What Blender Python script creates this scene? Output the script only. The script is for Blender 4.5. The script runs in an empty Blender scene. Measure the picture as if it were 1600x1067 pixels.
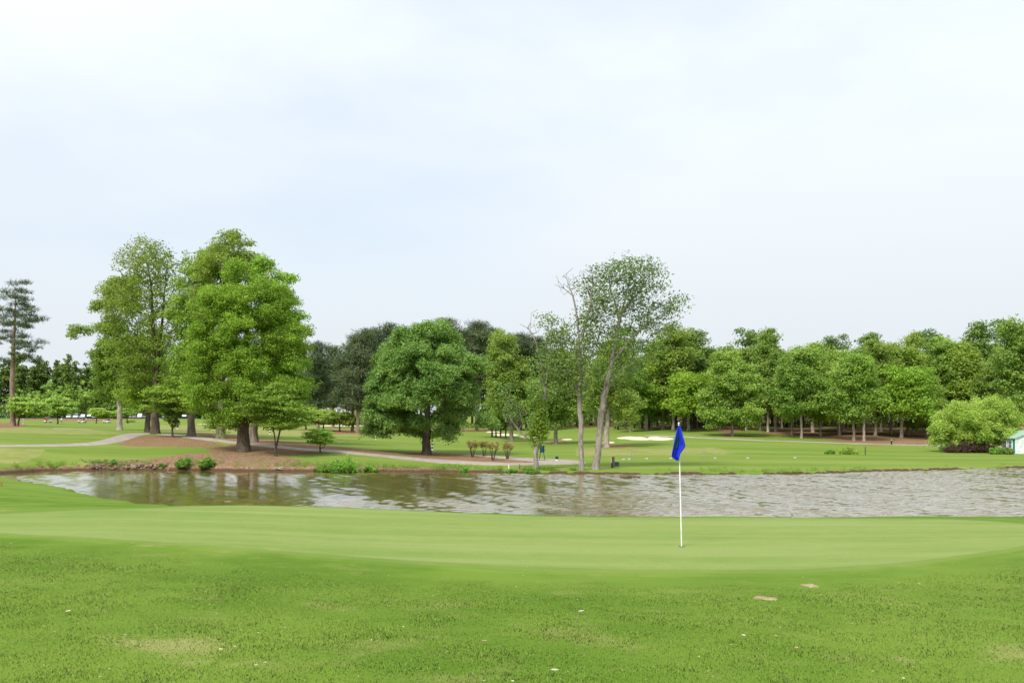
import bpy, bmesh, math, random
import numpy as np
from mathutils import Vector, Matrix

random.seed(7)
rng = np.random.default_rng(7)
sc = bpy.context.scene
C = sc.collection
R = math.radians

# ------------------------------------------------------------------ camera, sky, sun, exposure
F, HX, HY, CZ = 1500.0, 800.0, 665.0, 3.3      # focal length and horizon in photo pixels, eye height above the water
cam = bpy.data.objects.new('camera', bpy.data.cameras.new('camera'))
C.objects.link(cam)
cam.location = (0, 0, CZ)
cam.rotation_euler = (R(90), 0, 0)
cam.data.sensor_width = 36
cam.data.lens = F / 1600 * 36
cam.data.shift_y = (HY - 533.5) / 1600
cam.data.clip_start = 0.1
cam.data.clip_end = 6000
sc.camera = cam

SUN_EL, SUN_AZ = 51, 212           # azimuth clockwise from +Y: behind the camera, a little to its left
world = bpy.data.worlds.new('World')
sc.world = world
world.use_nodes = True
wn, wl = world.node_tree.nodes, world.node_tree.links
wn.clear()
wout = wn.new('ShaderNodeOutputWorld')
bg_sky = wn.new('ShaderNodeBackground'); bg_sky.inputs['Strength'].default_value = 0.15
bg_cloud = wn.new('ShaderNodeBackground')
bg_cloud.inputs['Color'].default_value = (0.885, 0.945, 1.0, 1)
bg_cloud.inputs['Strength'].default_value = 0.775
sky = wn.new('ShaderNodeTexSky')
sky.sky_type = 'NISHITA'
sky.sun_disc = False
sky.sun_elevation = R(SUN_EL)
sky.sun_rotation = R(SUN_AZ)
sky.dust_density = 1.2
tc = wn.new('ShaderNodeTexCoord')
mp = wn.new('ShaderNodeMapping'); mp.inputs['Scale'].default_value = (1.0, 0.8, 2.6)
mp.inputs['Rotation'].default_value = (0.0, R(-16), 0)
mp.inputs['Location'].default_value = (0.35, 0.2, 0.62)
nz = wn.new('ShaderNodeTexNoise'); nz.inputs['Scale'].default_value = 1.3
nz.inputs['Detail'].default_value = 7; nz.inputs['Roughness'].default_value = 0.5
mr = wn.new('ShaderNodeMapRange')
mr.inputs['From Min'].default_value = 0.34; mr.inputs['From Max'].default_value = 0.62
mr.inputs['To Min'].default_value = 0.66; mr.inputs['To Max'].default_value = 1.0
mr.interpolation_type = 'SMOOTHSTEP'
mixw = wn.new('ShaderNodeMixShader')
wl.new(tc.outputs['Generated'], mp.inputs['Vector']); wl.new(mp.outputs[0], nz.inputs['Vector'])
wl.new(nz.outputs['Fac'], mr.inputs['Value']); wl.new(mr.outputs[0], mixw.inputs[0])
wl.new(sky.outputs[0], bg_sky.inputs['Color'])
wl.new(bg_sky.outputs[0], mixw.inputs[1]); wl.new(bg_cloud.outputs[0], mixw.inputs[2])
wl.new(mixw.outputs[0], wout.inputs['Surface'])
sepw = wn.new('ShaderNodeSeparateXYZ'); wl.new(tc.outputs['Generated'], sepw.inputs[0])
cie = wn.new('ShaderNodeMapRange')                     # an overcast sky grows steadily brighter from horizon to zenith
for k_, v_ in zip(('From Min', 'From Max', 'To Min', 'To Max'), (0.0, 1.0, 0.69, 1.30)): cie.inputs[k_].default_value = v_
wl.new(sepw.outputs['Z'], cie.inputs['Value']); wl.new(cie.outputs[0], bg_cloud.inputs['Strength'])

sun = bpy.data.objects.new('sun', bpy.data.lights.new('sun', 'SUN'))
C.objects.link(sun)
sun.data.energy = 3.5
sun.data.angle = R(18)
sun.data.color = (1.0, 0.96, 0.9)
sun.rotation_euler = (R(90 - SUN_EL), 0, R(180 - SUN_AZ))

sc.view_settings.view_transform = 'Standard'
sc.view_settings.look = 'None'
sc.view_settings.exposure = 0.30
sc.view_settings.gamma = 1.0
sc.render.engine = 'CYCLES'
sc.cycles.max_bounces = 8
sc.cycles.transparent_max_bounces = 8

# ------------------------------------------------------------------ helpers
def tag(o, label=None, cat=None, group=None, kind=None):
    if label: o['label'] = label
    if cat: o['category'] = cat
    if group: o['group'] = group
    if kind: o['kind'] = kind
    return o

def empty(name, loc, rz=0.0):
    o = bpy.data.objects.new(name, None)
    o.empty_display_size = 0.2
    C.objects.link(o)
    o.location = loc
    o.rotation_euler = (0, 0, rz)
    return o

def mesh_np(name, V, Fq, mat, parent=None, smooth=True, attrs=None):
    """Mesh from numpy: V (n,3), Fq (m,3|4) or a list of such arrays."""
    if not isinstance(Fq, list): Fq = [Fq]
    me = bpy.data.meshes.new(name)
    me.vertices.add(len(V))
    me.vertices.foreach_set('co', np.asarray(V, np.float32).ravel())
    loops = np.concatenate([f.ravel() for f in Fq]).astype(np.int32)
    sizes = np.concatenate([np.full(len(f), f.shape[1], np.int32) for f in Fq])
    starts = np.concatenate([[0], np.cumsum(sizes)[:-1]]).astype(np.int32)
    me.loops.add(len(loops)); me.loops.foreach_set('vertex_index', loops)
    me.polygons.add(len(sizes))
    me.polygons.foreach_set('loop_start', starts)
    me.polygons.foreach_set('loop_total', sizes)
    me.polygons.foreach_set('use_smooth', np.full(len(sizes), smooth))
    if attrs:
        for k, a in attrs.items():
            at = me.attributes.new(k, 'FLOAT', 'POINT')
            at.data.foreach_set('value', np.asarray(a, np.float32))
    me.update(calc_edges=True)
    if mat: me.materials.append(mat)
    o = bpy.data.objects.new(name, me)
    C.objects.link(o)
    if parent: o.parent = parent
    return o

def mesh_bm(name, bm, mat, parent=None, smooth=False, bevel=0.0):
    me = bpy.data.meshes.new(name)
    bmesh.ops.recalc_face_normals(bm, faces=bm.faces)
    if smooth:
        for f in bm.faces: f.smooth = True
    bm.to_mesh(me); bm.free()
    me.materials.append(mat)
    o = bpy.data.objects.new(name, me)
    C.objects.link(o)
    if parent: o.parent = parent
    if bevel:
        b = o.modifiers.new('bevel', 'BEVEL'); b.width = bevel; b.segments = 2; b.limit_method = 'ANGLE'
    return o

def bx(bm, c, s, rot=None):
    m = Matrix.Translation(c) @ (rot.to_4x4() if rot else Matrix()) @ Matrix.Diagonal((s[0], s[1], s[2], 1))
    bmesh.ops.create_cube(bm, size=1.0, matrix=m)

def cyl(bm, a, b, r0, r1=None, n=10):
    a, b = Vector(a), Vector(b)
    d = b - a
    q = d.to_track_quat('Z', 'Y').to_matrix().to_4x4()
    m = Matrix.Translation((a + b) / 2) @ q
    bmesh.ops.create_cone(bm, cap_ends=True, segments=n, radius1=r0, radius2=r0 if r1 is None else r1, depth=d.length, matrix=m)

def prism(bm, poly, y0, y1):
    """poly in (x, z), extruded along y"""
    a = [bm.verts.new((x, y0, z)) for x, z in poly]
    b = [bm.verts.new((x, y1, z)) for x, z in poly]
    n = len(poly)
    bm.faces.new(a); bm.faces.new(b[::-1])
    for i in range(n):
        bm.faces.new((a[i], a[(i + 1) % n], b[(i + 1) % n], b[i]))

def sstep(a, b, x):
    t = np.clip((x - a) / (b - a), 0, 1)
    return t * t * (3 - 2 * t)

# smooth value noise on numpy arrays
_lat = rng.random((256, 256))
def vnoise(x, y):
    xi, yi = np.floor(x).astype(int), np.floor(y).astype(int)
    fx, fy = x - xi, y - yi
    fx = fx * fx * (3 - 2 * fx); fy = fy * fy * (3 - 2 * fy)
    g = lambda i, j: _lat[i % 256, j % 256]
    return (g(xi, yi) * (1 - fx) + g(xi + 1, yi) * fx) * (1 - fy) + (g(xi, yi + 1) * (1 - fx) + g(xi + 1, yi + 1) * fx) * fy
def fbm(x, y, o=4):
    s, a, t = 0, 1, 0
    for k in range(o):
        s = s + a * vnoise(x * 2 ** k + 17 * k, y * 2 ** k + 5 * k); t += a; a *= .5
    return s / t

# ------------------------------------------------------------------ terrain height
# profiles (distance : height above the pond) along rays that cross the photo at the given column
PROF = {
 -250: [(0,1.62),(6,1.62),(11,1.6),(16,1.5),(20.5,1.48),(30,1.1),(45,.8),(58,.7),(68,1.0),(75,1.7),(100,2.75),(130,3.45),(330,4.3),(344,4.6),(352,6.0),(430,6.3),(700,9)],
 0:    [(0,1.62),(6,1.62),(11,1.6),(16.3,1.45),(20.5,1.45),(30,.95),(45,.5),(61,.2),(65.5,.2),(67,.6),(75,1.7),(85,2.2),(100,2.7),(130,3.4),(330,4.3),(344,4.6),(352,6.0),(430,6.3),(700,9)],
 200:  [(0,1.6),(6,1.6),(11,1.56),(15.7,1.42),(21.3,1.45),(40,.1),(71,.3),(74,.85),(82,1.55),(100,2.6),(115,2.75),(140,3.0),(200,3.5),(330,4.3),(344,4.6),(352,6.0),(430,6.3),(700,9)],
 300:  [(0,1.6),(6,1.6),(11,1.52),(15.3,1.38),(22.5,1.43),(37,.1),(71,.4),(76,1.2),(85,1.9),(92,2.2),(110,2.5),(150,2.9),(250,3.7),(330,4.3),(344,4.6),(352,6.0),(430,6.3),(700,9)],
 400:  [(0,1.6),(6,1.6),(11,1.47),(15,1.35),(23.4,1.4),(36,.1),(69,.3),(73,.8),(78,1.35),(83,1.7),(95,2.0),(120,2.3),(160,2.8),(250,3.7),(330,4.6),(700,9)],
 520:  [(0,1.6),(6,1.6),(11,1.42),(14.8,1.28),(23.6,1.33),(35,.1),(69,.3),(72,.6),(78,1.1),(84,1.45),(100,1.7),(130,2.0),(160,2.6),(250,3.9),(700,9)],
 667:  [(0,1.6),(6,1.6),(11,1.38),(14.4,1.23),(23.2,1.26),(34,.1),(68,.2),(74,.45),(82,.75),(90,.95),(110,1.2),(140,1.7),(170,2.3),(250,3.6),(330,5),(700,11)],
 850:  [(0,1.6),(6,1.6),(11,1.36),(14.1,1.2),(22.6,1.19),(33.5,.1),(65.5,.2),(72,.4),(78,.55),(90,.7),(110,.95),(130,1.4),(160,2.1),(200,2.9),(250,4),(700,12)],
 1050: [(0,1.6),(6,1.58),(11,1.34),(13.9,1.18),(22.7,1.15),(33,.1),(65.5,.2),(75,.4),(90,.6),(105,.9),(120,1.4),(130,1.9),(145,2.5),(170,3.3),(200,4.2),(300,8),(700,14)],
 1250: [(0,1.6),(6,1.56),(11,1.33),(13.9,1.18),(22.7,1.15),(33,.1),(65.5,.2),(75,.35),(90,.5),(105,.75),(118,1.1),(125,1.3),(135,1.8),(150,2.5),(175,3.6),(220,5),(300,8),(700,14)],
 1450: [(0,1.6),(6,1.55),(11,1.33),(14.8,1.2),(22.9,1.15),(33,.1),(71,.2),(80,.3),(95,.4),(110,.6),(122,.85),(130,1.2),(140,1.7),(160,2.8),(200,4.5),(300,8),(700,14)],
 1600: [(0,1.6),(6,1.55),(11,1.34),(16.2,1.24),(23,1.13),(33,.1),(76,.2),(85,.28),(100,.35),(115,.5),(130,.9),(145,1.7),(170,3),(220,5),(300,8),(700,14)],
}
_PX = np.array(sorted(PROF))
_YG = np.concatenate([np.arange(0, 30, .5), np.arange(30, 160, 1.0), np.arange(160, 702, 4.0)])
_T = np.array([np.interp(_YG, *zip(*PROF[p])) for p in _PX])
_UG = np.arange(-250, 1601, 10.0)
_Z = np.array([np.interp(_UG, _PX, _T[:, j]) for j in range(len(_YG))]).T
for _ in range(3):                                        # soften the creases
    _Z[:, 1:-1] = .25 * _Z[:, :-2] + .5 * _Z[:, 1:-1] + .25 * _Z[:, 2:]
    for _k in range(3): _Z[1:-1] = .25 * _Z[:-2] + .5 * _Z[1:-1] + .25 * _Z[2:]

def W(px, py, Y):                                          # photo column/row at a given distance -> world point
    return Vector(((px - HX) / F * Y, Y, CZ - (py - HY) / F * Y))

POND_PX = [(-12,741.5),(20,739.5),(60,737),(150,735),(250,735),(400,737),(700,738),(840,740.5),(1000,741),(1250,741),(1400,736),(1600,731),(1750,728)]
POND = [((p - HX) / F * (CZ * F / (q - HY)), CZ * F / (q - HY)) for p, q in POND_PX]
POND += [(58, 72), (60, 45), (45, 33), (25, 32), (8, 32), (-5, 33), (-11, 36)]
POND += [((p - HX) / F * (CZ * F / (q - HY)), CZ * F / (q - HY)) for p, q in [(215,791),(190,787),(150,780),(95,769),(48,760),(14,753),(-6,747.5)]]
POND = np.array(POND)

def poly_sd(x, y, P):
    """signed distance to polygon, positive outside"""
    d2 = np.full(x.shape, 1e18); ins = np.zeros(x.shape, bool)
    n = len(P)
    for i in range(n):
        ax, ay = P[i]; bx_, by_ = P[(i + 1) % n]
        ex, ey = bx_ - ax, by_ - ay
        t = np.clip(((x - ax) * ex + (y - ay) * ey) / (ex * ex + ey * ey + 1e-12), 0, 1)
        d2 = np.minimum(d2, (x - ax - t * ex) ** 2 + (y - ay - t * ey) ** 2)
        c = ((ay > y) != (by_ > y))
        with np.errstate(divide='ignore', invalid='ignore'):
            xi = (bx_ - ax) * (y - ay) / (by_ - ay + 1e-15) + ax
        ins ^= c & (x < xi)
    d = np.sqrt(d2)
    return np.where(ins, -d, d)

def base_z(x, y):
    Y = np.clip(y, 0, 699)
    px = np.clip(x / np.maximum(Y, 1.0) * F + HX, -250, 1599.9)
    ui = (px + 250) / 10; i0 = np.clip(np.floor(ui).astype(int), 0, len(_UG) - 2); fu = ui - i0
    j0 = np.clip(np.searchsorted(_YG, Y, side='right') - 1, 0, len(_YG) - 2)
    fy = (Y - _YG[j0]) / (_YG[j0 + 1] - _YG[j0])
    z = (_Z[i0, j0] * (1 - fu) + _Z[i0 + 1, j0] * fu) * (1 - fy) + (_Z[i0, j0 + 1] * (1 - fu) + _Z[i0 + 1, j0 + 1] * fu) * fy
    return z

def ground_z(x, y, d=None):
    x = np.asarray(x, float); y = np.asarray(y, float)
    if d is None: d = poly_sd(x, y, POND) + (fbm(x * .9, y * .9) - .5) * 1.0
    z = base_z(x, y)
    near = 1 - sstep(0, 40, y)
    z = z + (fbm(x * .35 + 3, y * .35) - .5) * .10 * (1 - near * .7)
    steep = .28 + .22 * (fbm(x * .6 + 40, y * .6) - .5)
    steep = np.where(y < 45, .08, steep * (1 - .5 * sstep(0, 12, x)))
    zb = 0.02 + steep * sstep(0, .4, d) + .30 * np.maximum(d, 0)
    zo = np.minimum(np.maximum(z, .16), zb)
    zi = -.05 - .9 * sstep(0, 4, -d)
    return np.where(d > 0, zo, zi)

def gz(x, y): return float(ground_z(np.array([x]), np.array([y]))[0])
def hit(px, py, y0=60.0, y1=500.0):
    """where the sight line through a photo pixel meets the ground beyond distance y0"""
    Y = np.concatenate([np.arange(y0, min(170, y1), .1), np.arange(170, y1, 1.0)]) if y0 > 40 else np.arange(y0, y1, .05)
    x = (px - HX) / F * Y
    ray = CZ - (py - HY) / F * Y
    g = ground_z(x, Y)
    k = np.nonzero(g >= ray)[0]
    return float(Y[k[0]]) if len(k) else float(y1)
def spot(px, py, y0=60.0, y1=400.0, Y=None):
    Y = Y or hit(px, py, y0, y1)
    x = (px - HX) / F * Y
    return Vector((x, Y, gz(x, Y)))

# ------------------------------------------------------------------ materials
MATS = {}
def newmat(name):
    m = bpy.data.materials.new(name); m.use_nodes = True
    m.node_tree.nodes.clear()
    return m, m.node_tree.nodes, m.node_tree.links
def N(nodes, t, **kw):
    n = nodes.new(t)
    for k, v in kw.items():
        if k in n.inputs: n.inputs[k].default_value = v
        else: setattr(n, k, v)
    return n
def noise(n, l, vec, scale, detail=4, rough=.55):
    t = N(n, 'ShaderNodeTexNoise'); t.inputs['Scale'].default_value = scale
    t.inputs['Detail'].default_value = detail; t.inputs['Roughness'].default_value = rough
    l.new(vec, t.inputs['Vector'])
    return t.outputs['Fac']
def mixc(n, l, fac, a, b):
    m = n.new('ShaderNodeMix'); m.data_type = 'RGBA'
    for i, v in ((0, fac), (6, a), (7, b)):
        if isinstance(v, (int, float)): m.inputs[i].default_value = v
        elif isinstance(v, tuple): m.inputs[i].default_value = v + (1,)
        else: l.new(v, m.inputs[i])
    return m.outputs[2]
def rng_(n, l, v, a, b, c=0., d=1.):
    m = n.new('ShaderNodeMapRange'); m.interpolation_type = 'SMOOTHSTEP'
    l.new(v, m.inputs['Value'])
    for k, x in zip(('From Min', 'From Max', 'To Min', 'To Max'), (a, b, c, d)): m.inputs[k].default_value = x
    return m.outputs[0]
def math_(n, l, op, a, b):
    m = n.new('ShaderNodeMath'); m.operation = op
    for i, v in enumerate((a, b)):
        if isinstance(v, (int, float)): m.inputs[i].default_value = v
        else: l.new(v, m.inputs[i])
    return m.outputs[0]
def geo_pos(n):
    return n.new('ShaderNodeNewGeometry').outputs['Position']
def finish(n, l, col, rough=.8, spec=.2, bump=None, bdist=.02, bstr=.5, metal=0.):
    p = n.new('ShaderNodeBsdfPrincipled')
    if isinstance(col, tuple): p.inputs['Base Color'].default_value = col + (1,)
    else: l.new(col, p.inputs['Base Color'])
    p.inputs['Roughness'].default_value = rough
    p.inputs['Specular IOR Level'].default_value = spec
    p.inputs['Metallic'].default_value = metal
    if bump is not None:
        b = n.new('ShaderNodeBump'); b.inputs['Distance'].default_value = bdist; b.inputs['Strength'].default_value = bstr
        l.new(bump, b.inputs['Height']); l.new(b.outputs[0], p.inputs['Normal'])
    o = n.new('ShaderNodeOutputMaterial'); l.new(p.outputs[0], o.inputs['Surface'])
    return p
def plain(name, col, rough=.6, spec=.3, metal=0., var=.18, scale=6.0):
    if name in MATS: return MATS[name]
    m, n, l = newmat(name)
    pos = N(n, 'ShaderNodeTexCoord').outputs['Object']
    f = noise(n, l, pos, scale, 5)
    dark = tuple(c * (1 - var) for c in col); lite = tuple(min(1, c * (1 + var)) for c in col)
    finish(n, l, mixc(n, l, rng_(n, l, f, .3, .7), dark, lite), rough, spec, metal=metal)
    MATS[name] = m
    return m
def leafmat(name, dark, lite, trans=.3, alt=None):
    m, n, l = newmat(name)
    a = N(n, 'ShaderNodeAttribute', attribute_name='tint').outputs['Fac']
    col = mixc(n, l, a, dark, lite)
    if alt:
        col = mixc(n, l, rng_(n, l, N(n, 'ShaderNodeAttribute', attribute_name='alt').outputs['Fac'], .0, 1.), col, alt)
    oi = N(n, 'ShaderNodeObjectInfo')
    hs = N(n, 'ShaderNodeHueSaturation')
    l.new(rng_(n, l, oi.outputs['Random'], 0, 1, .488, .510), hs.inputs['Hue'])
    l.new(rng_(n, l, math_(n, l, 'FRACT', math_(n, l, 'MULTIPLY', oi.outputs['Random'], 7.3), 0.), 0, 1, .98, 1.30), hs.inputs['Value'])
    l.new(col, hs.inputs['Color'])
    p = N(n, 'ShaderNodeBsdfPrincipled'); p.inputs['Roughness'].default_value = .55; p.inputs['Specular IOR Level'].default_value = .25
    l.new(hs.outputs[0], p.inputs['Base Color'])
    t = N(n, 'ShaderNodeBsdfTranslucent')
    l.new(mixc(n, l, .35, hs.outputs[0], (.26, .46, .06)), t.inputs['Color'])
    mx = N(n, 'ShaderNodeMixShader'); mx.inputs[0].default_value = trans
    l.new(p.outputs[0], mx.inputs[1]); l.new(t.outputs[0], mx.inputs[2])
    o = n.new('ShaderNodeOutputMaterial'); l.new(mx.outputs[0], o.inputs['Surface'])
    MATS[name] = m
    return m
def barkmat(name, a, b, scale=9.):
    m, n, l = newmat(name)
    tcx = N(n, 'ShaderNodeTexCoord').outputs['Object']
    mpn = N(n, 'ShaderNodeMapping'); mpn.inputs['Scale'].default_value = (1, 1, .18); l.new(tcx, mpn.inputs['Vector'])
    f = noise(n, l, mpn.outputs[0], scale, 6, .65)
    g = noise(n, l, tcx, 1.3, 3)
    col = mixc(n, l, rng_(n, l, f, .3, .7), a, b)
    col = mixc(n, l, rng_(n, l, g, .45, .75, 0, .5), col, tuple(c * 1.25 for c in b))
    finish(n, l, col, .9, .1, f, .05, .9)
    MATS[name] = m
    return m

# grass colour shared by the lawn sheet and its blades
def grass_colour(n, l, pos, a=(.082, .152, .014), b=(.128, .200, .025), dry=(.20, .21, .065)):
    f1 = noise(n, l, pos, .38, 6, .65)
    f2 = noise(n, l, pos, 1.1, 6, .68)
    f3 = noise(n, l, pos, .055, 3, .5)
    col = mixc(n, l, rng_(n, l, f1, .32, .68), a, b)
    col = mixc(n, l, rng_(n, l, f2, .52, .72, 0, .6), col, dry)
    col = mixc(n, l, rng_(n, l, f3, .45, .7, 0, .4), col, (.145, .215, .038))
    return col, f2

def ground_material():
    m, n, l = newmat('lawn_and_earth')
    pos = geo_pos(n)
    att = lambda k: N(n, 'ShaderNodeAttribute', attribute_name=k).outputs['Fac']
    col, f2 = grass_colour(n, l, pos)
    # mown bands on the far fairway
    sep = N(n, 'ShaderNodeSeparateXYZ'); l.new(pos, sep.inputs[0])
    dist = rng_(n, l, sep.outputs['Y'], 40, 75)
    mpn = N(n, 'ShaderNodeMapping'); mpn.inputs['Scale'].default_value = (.03, .28, 1); mpn.inputs['Rotation'].default_value = (0, 0, .12); l.new(pos, mpn.inputs['Vector'])
    band = noise(n, l, mpn.outputs[0], 1.0, 4, .55)
    far = mixc(n, l, rng_(n, l, band, .3, .7), (.118, .182, .026), (.190, .235, .052))
    col = mixc(n, l, math_(n, l, 'MULTIPLY', dist, .85), col, far)
    edge = math_(n, l, 'SUBTRACT', noise(n, l, pos, 1.1, 6, .65), .5)
    edge2 = math_(n, l, 'SUBTRACT', noise(n, l, pos, .35, 6, .7), .5)
    def mask(k, w=1.25):
        v = math_(n, l, 'ADD', att(k), math_(n, l, 'MULTIPLY', math_(n, l, 'ADD', edge, edge2), w))
        return rng_(n, l, v, .38, .62)
    fine = noise(n, l, pos, 5.5, 6, .7)
    patch = noise(n, l, pos, .7, 5, .6)
    dryc = mixc(n, l, rng_(n, l, patch, .3, .7), (.19, .21, .055), (.27, .25, .10))
    col = mixc(n, l, math_(n, l, 'MULTIPLY', mask('dry'), .75), col, dryc)
    straw = mixc(n, l, rng_(n, l, fine, .3, .7), (.120, .066, .034), (.290, .182, .100))
    straw = mixc(n, l, rng_(n, l, patch, .5, .75, 0, .45), straw, (.24, .19, .10))
    col = mixc(n, l, mask('straw'), col, straw)
    clay = mixc(n, l, rng_(n, l, fine, .3, .7), (.130, .070, .040), (.31, .205, .125))
    clay = mixc(n, l, rng_(n, l, patch, .52, .72, 0, .8), clay, (.13, .17, .035))
    clay = mixc(n, l, rng_(n, l, sep.outputs['Z'], .10, .30, .85, 0), clay, (.055, .034, .020))      # wet at the waterline
    col = mixc(n, l, mask('clay', .7), col, clay)
    finish(n, l, col, .95, .05, fine, .03, .5)
    return m

def sheet_material(name, a, b, scale=2., bump=.01, stripes=None, c=None, collar=False):
    m, n, l = newmat(name)
    pos = geo_pos(n)
    f = noise(n, l, pos, scale, 6, .65); g = noise(n, l, pos, scale * .15, 3)
    col = mixc(n, l, rng_(n, l, f, .3, .7), a, b)
    if c: col = mixc(n, l, rng_(n, l, g, .4, .7, 0, .7), col, c)
    if stripes:
        mpn = N(n, 'ShaderNodeMapping'); mpn.inputs['Scale'].default_value = (.10, 1.1, 1); mpn.inputs['Rotation'].default_value = (0, 0, -.12); l.new(pos, mpn.inputs['Vector'])
        s = noise(n, l, mpn.outputs[0], 1.0, 5, .6)
        col = mixc(n, l, rng_(n, l, s, .35, .7, 0, .8), col, stripes)
    if stripes: col = mixc(n, l, rng_(n, l, noise(n, l, pos, 22., 3, .7), .45, .75, 0, .35), col, tuple(v * .72 for v in a))
    if collar:                                            # longer cut collar grass round the green
        e = math_(n, l, 'ADD', N(n, 'ShaderNodeAttribute', attribute_name='edge').outputs['Fac'], math_(n, l, 'MULTIPLY', math_(n, l, 'SUBTRACT', noise(n, l, pos, 2.5, 5, .7), .5), .16))
        gcol, _ = grass_colour(n, l, pos)
        cc = mixc(n, l, .45, gcol, (.165, .215, .045))
        cc = mixc(n, l, rng_(n, l, e, .0, .35), gcol, cc)
        col = mixc(n, l, rng_(n, l, e, .60, .72), cc, col)
    finish(n, l, col, .9, .1, f, bump, .4)
    return m

M_GROUND = ground_material()
M_GREEN = sheet_material('bentgrass_green', (.150, .215, .044), (.180, .238, .056), 3.0, .004, (.215, .262, .080), (.135, .205, .036), collar=True)
M_PATH = sheet_material('worn_path', (.26, .215, .18), (.37, .32, .27), 1.6, .01, None, (.27, .24, .215))
M_ASPHALT = sheet_material('car_park_asphalt', (.07, .07, .075), (.13, .13, .135), 1.0, .01)
M_SAND = sheet_material('bunker_sand', (.52, .43, .33), (.62, .54, .44), 1.2, .01)
M_DIRT = sheet_material('bare_dirt', (.22, .165, .09), (.38, .31, .19), 14., .01)

B_GREY = barkmat('grey_bark', (.10, .078, .055), (.29, .245, .195))
B_PALE = barkmat('pale_bark', (.20, .165, .13), (.46, .40, .33))
B_DARK = barkmat('dark_bark', (.045, .034, .024), (.15, .115, .085))
B_SYC = barkmat('sycamore_bark', (.15, .125, .098), (.37, .325, .27))
B_PINE = barkmat('pine_bark', (.12, .075, .05), (.34, .25, .19))
L_OAK = leafmat('oak_leaf', (0.145, 0.25, 0.018), (0.31, 0.45, 0.045), 0.4)
L_OAKY = leafmat('young_oak_leaf', (0.125, 0.22, 0.022), (0.285, 0.405, 0.06), 0.4, (.33, .29, .085))
L_WIL = leafmat('willow_oak_leaf', (0.085, 0.175, 0.028), (0.215, 0.335, 0.072), 0.32)
L_POP = leafmat('poplar_leaf', (0.13, 0.225, 0.03), (0.3, 0.41, 0.072), 0.36)
L_DARK = leafmat('dark_leaf', (0.068, 0.133, 0.020), (0.175, 0.271, 0.047), .26)
L_SPARSE = leafmat('sycamore_leaf', (0.062, 0.130, 0.023), (0.186, 0.277, 0.063), .28)
L_PINE = leafmat('pine_needle', (0.036, 0.058, 0.022), (0.11, 0.14, 0.058), 0.12)
L_DOG = leafmat('dogwood_leaf', (0.147, 0.266, 0.020), (0.282, 0.424, 0.059), .36)
L_LIME = leafmat('lime_leaf', (0.24, 0.36, 0.04), (0.42, 0.54, 0.11), 0.38)
L_WEED = leafmat('weed_leaf', (0.068, 0.181, 0.018), (0.226, 0.407, 0.056), .3)
L_RED = leafmat('dark_red_leaf', (0.03, 0.02, 0.014), (0.095, 0.055, 0.036), 0.12)
L_BRONZE = leafmat('bronze_leaf', (0.136, 0.147, 0.034), (0.362, 0.260, 0.102), .25)

# ------------------------------------------------------------------ ground sheet
def in_px_poly(px, py, P, soft):
    d = poly_sd(px, py, np.array(P, float))
    return 1 - sstep(-soft, soft, d)

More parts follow.
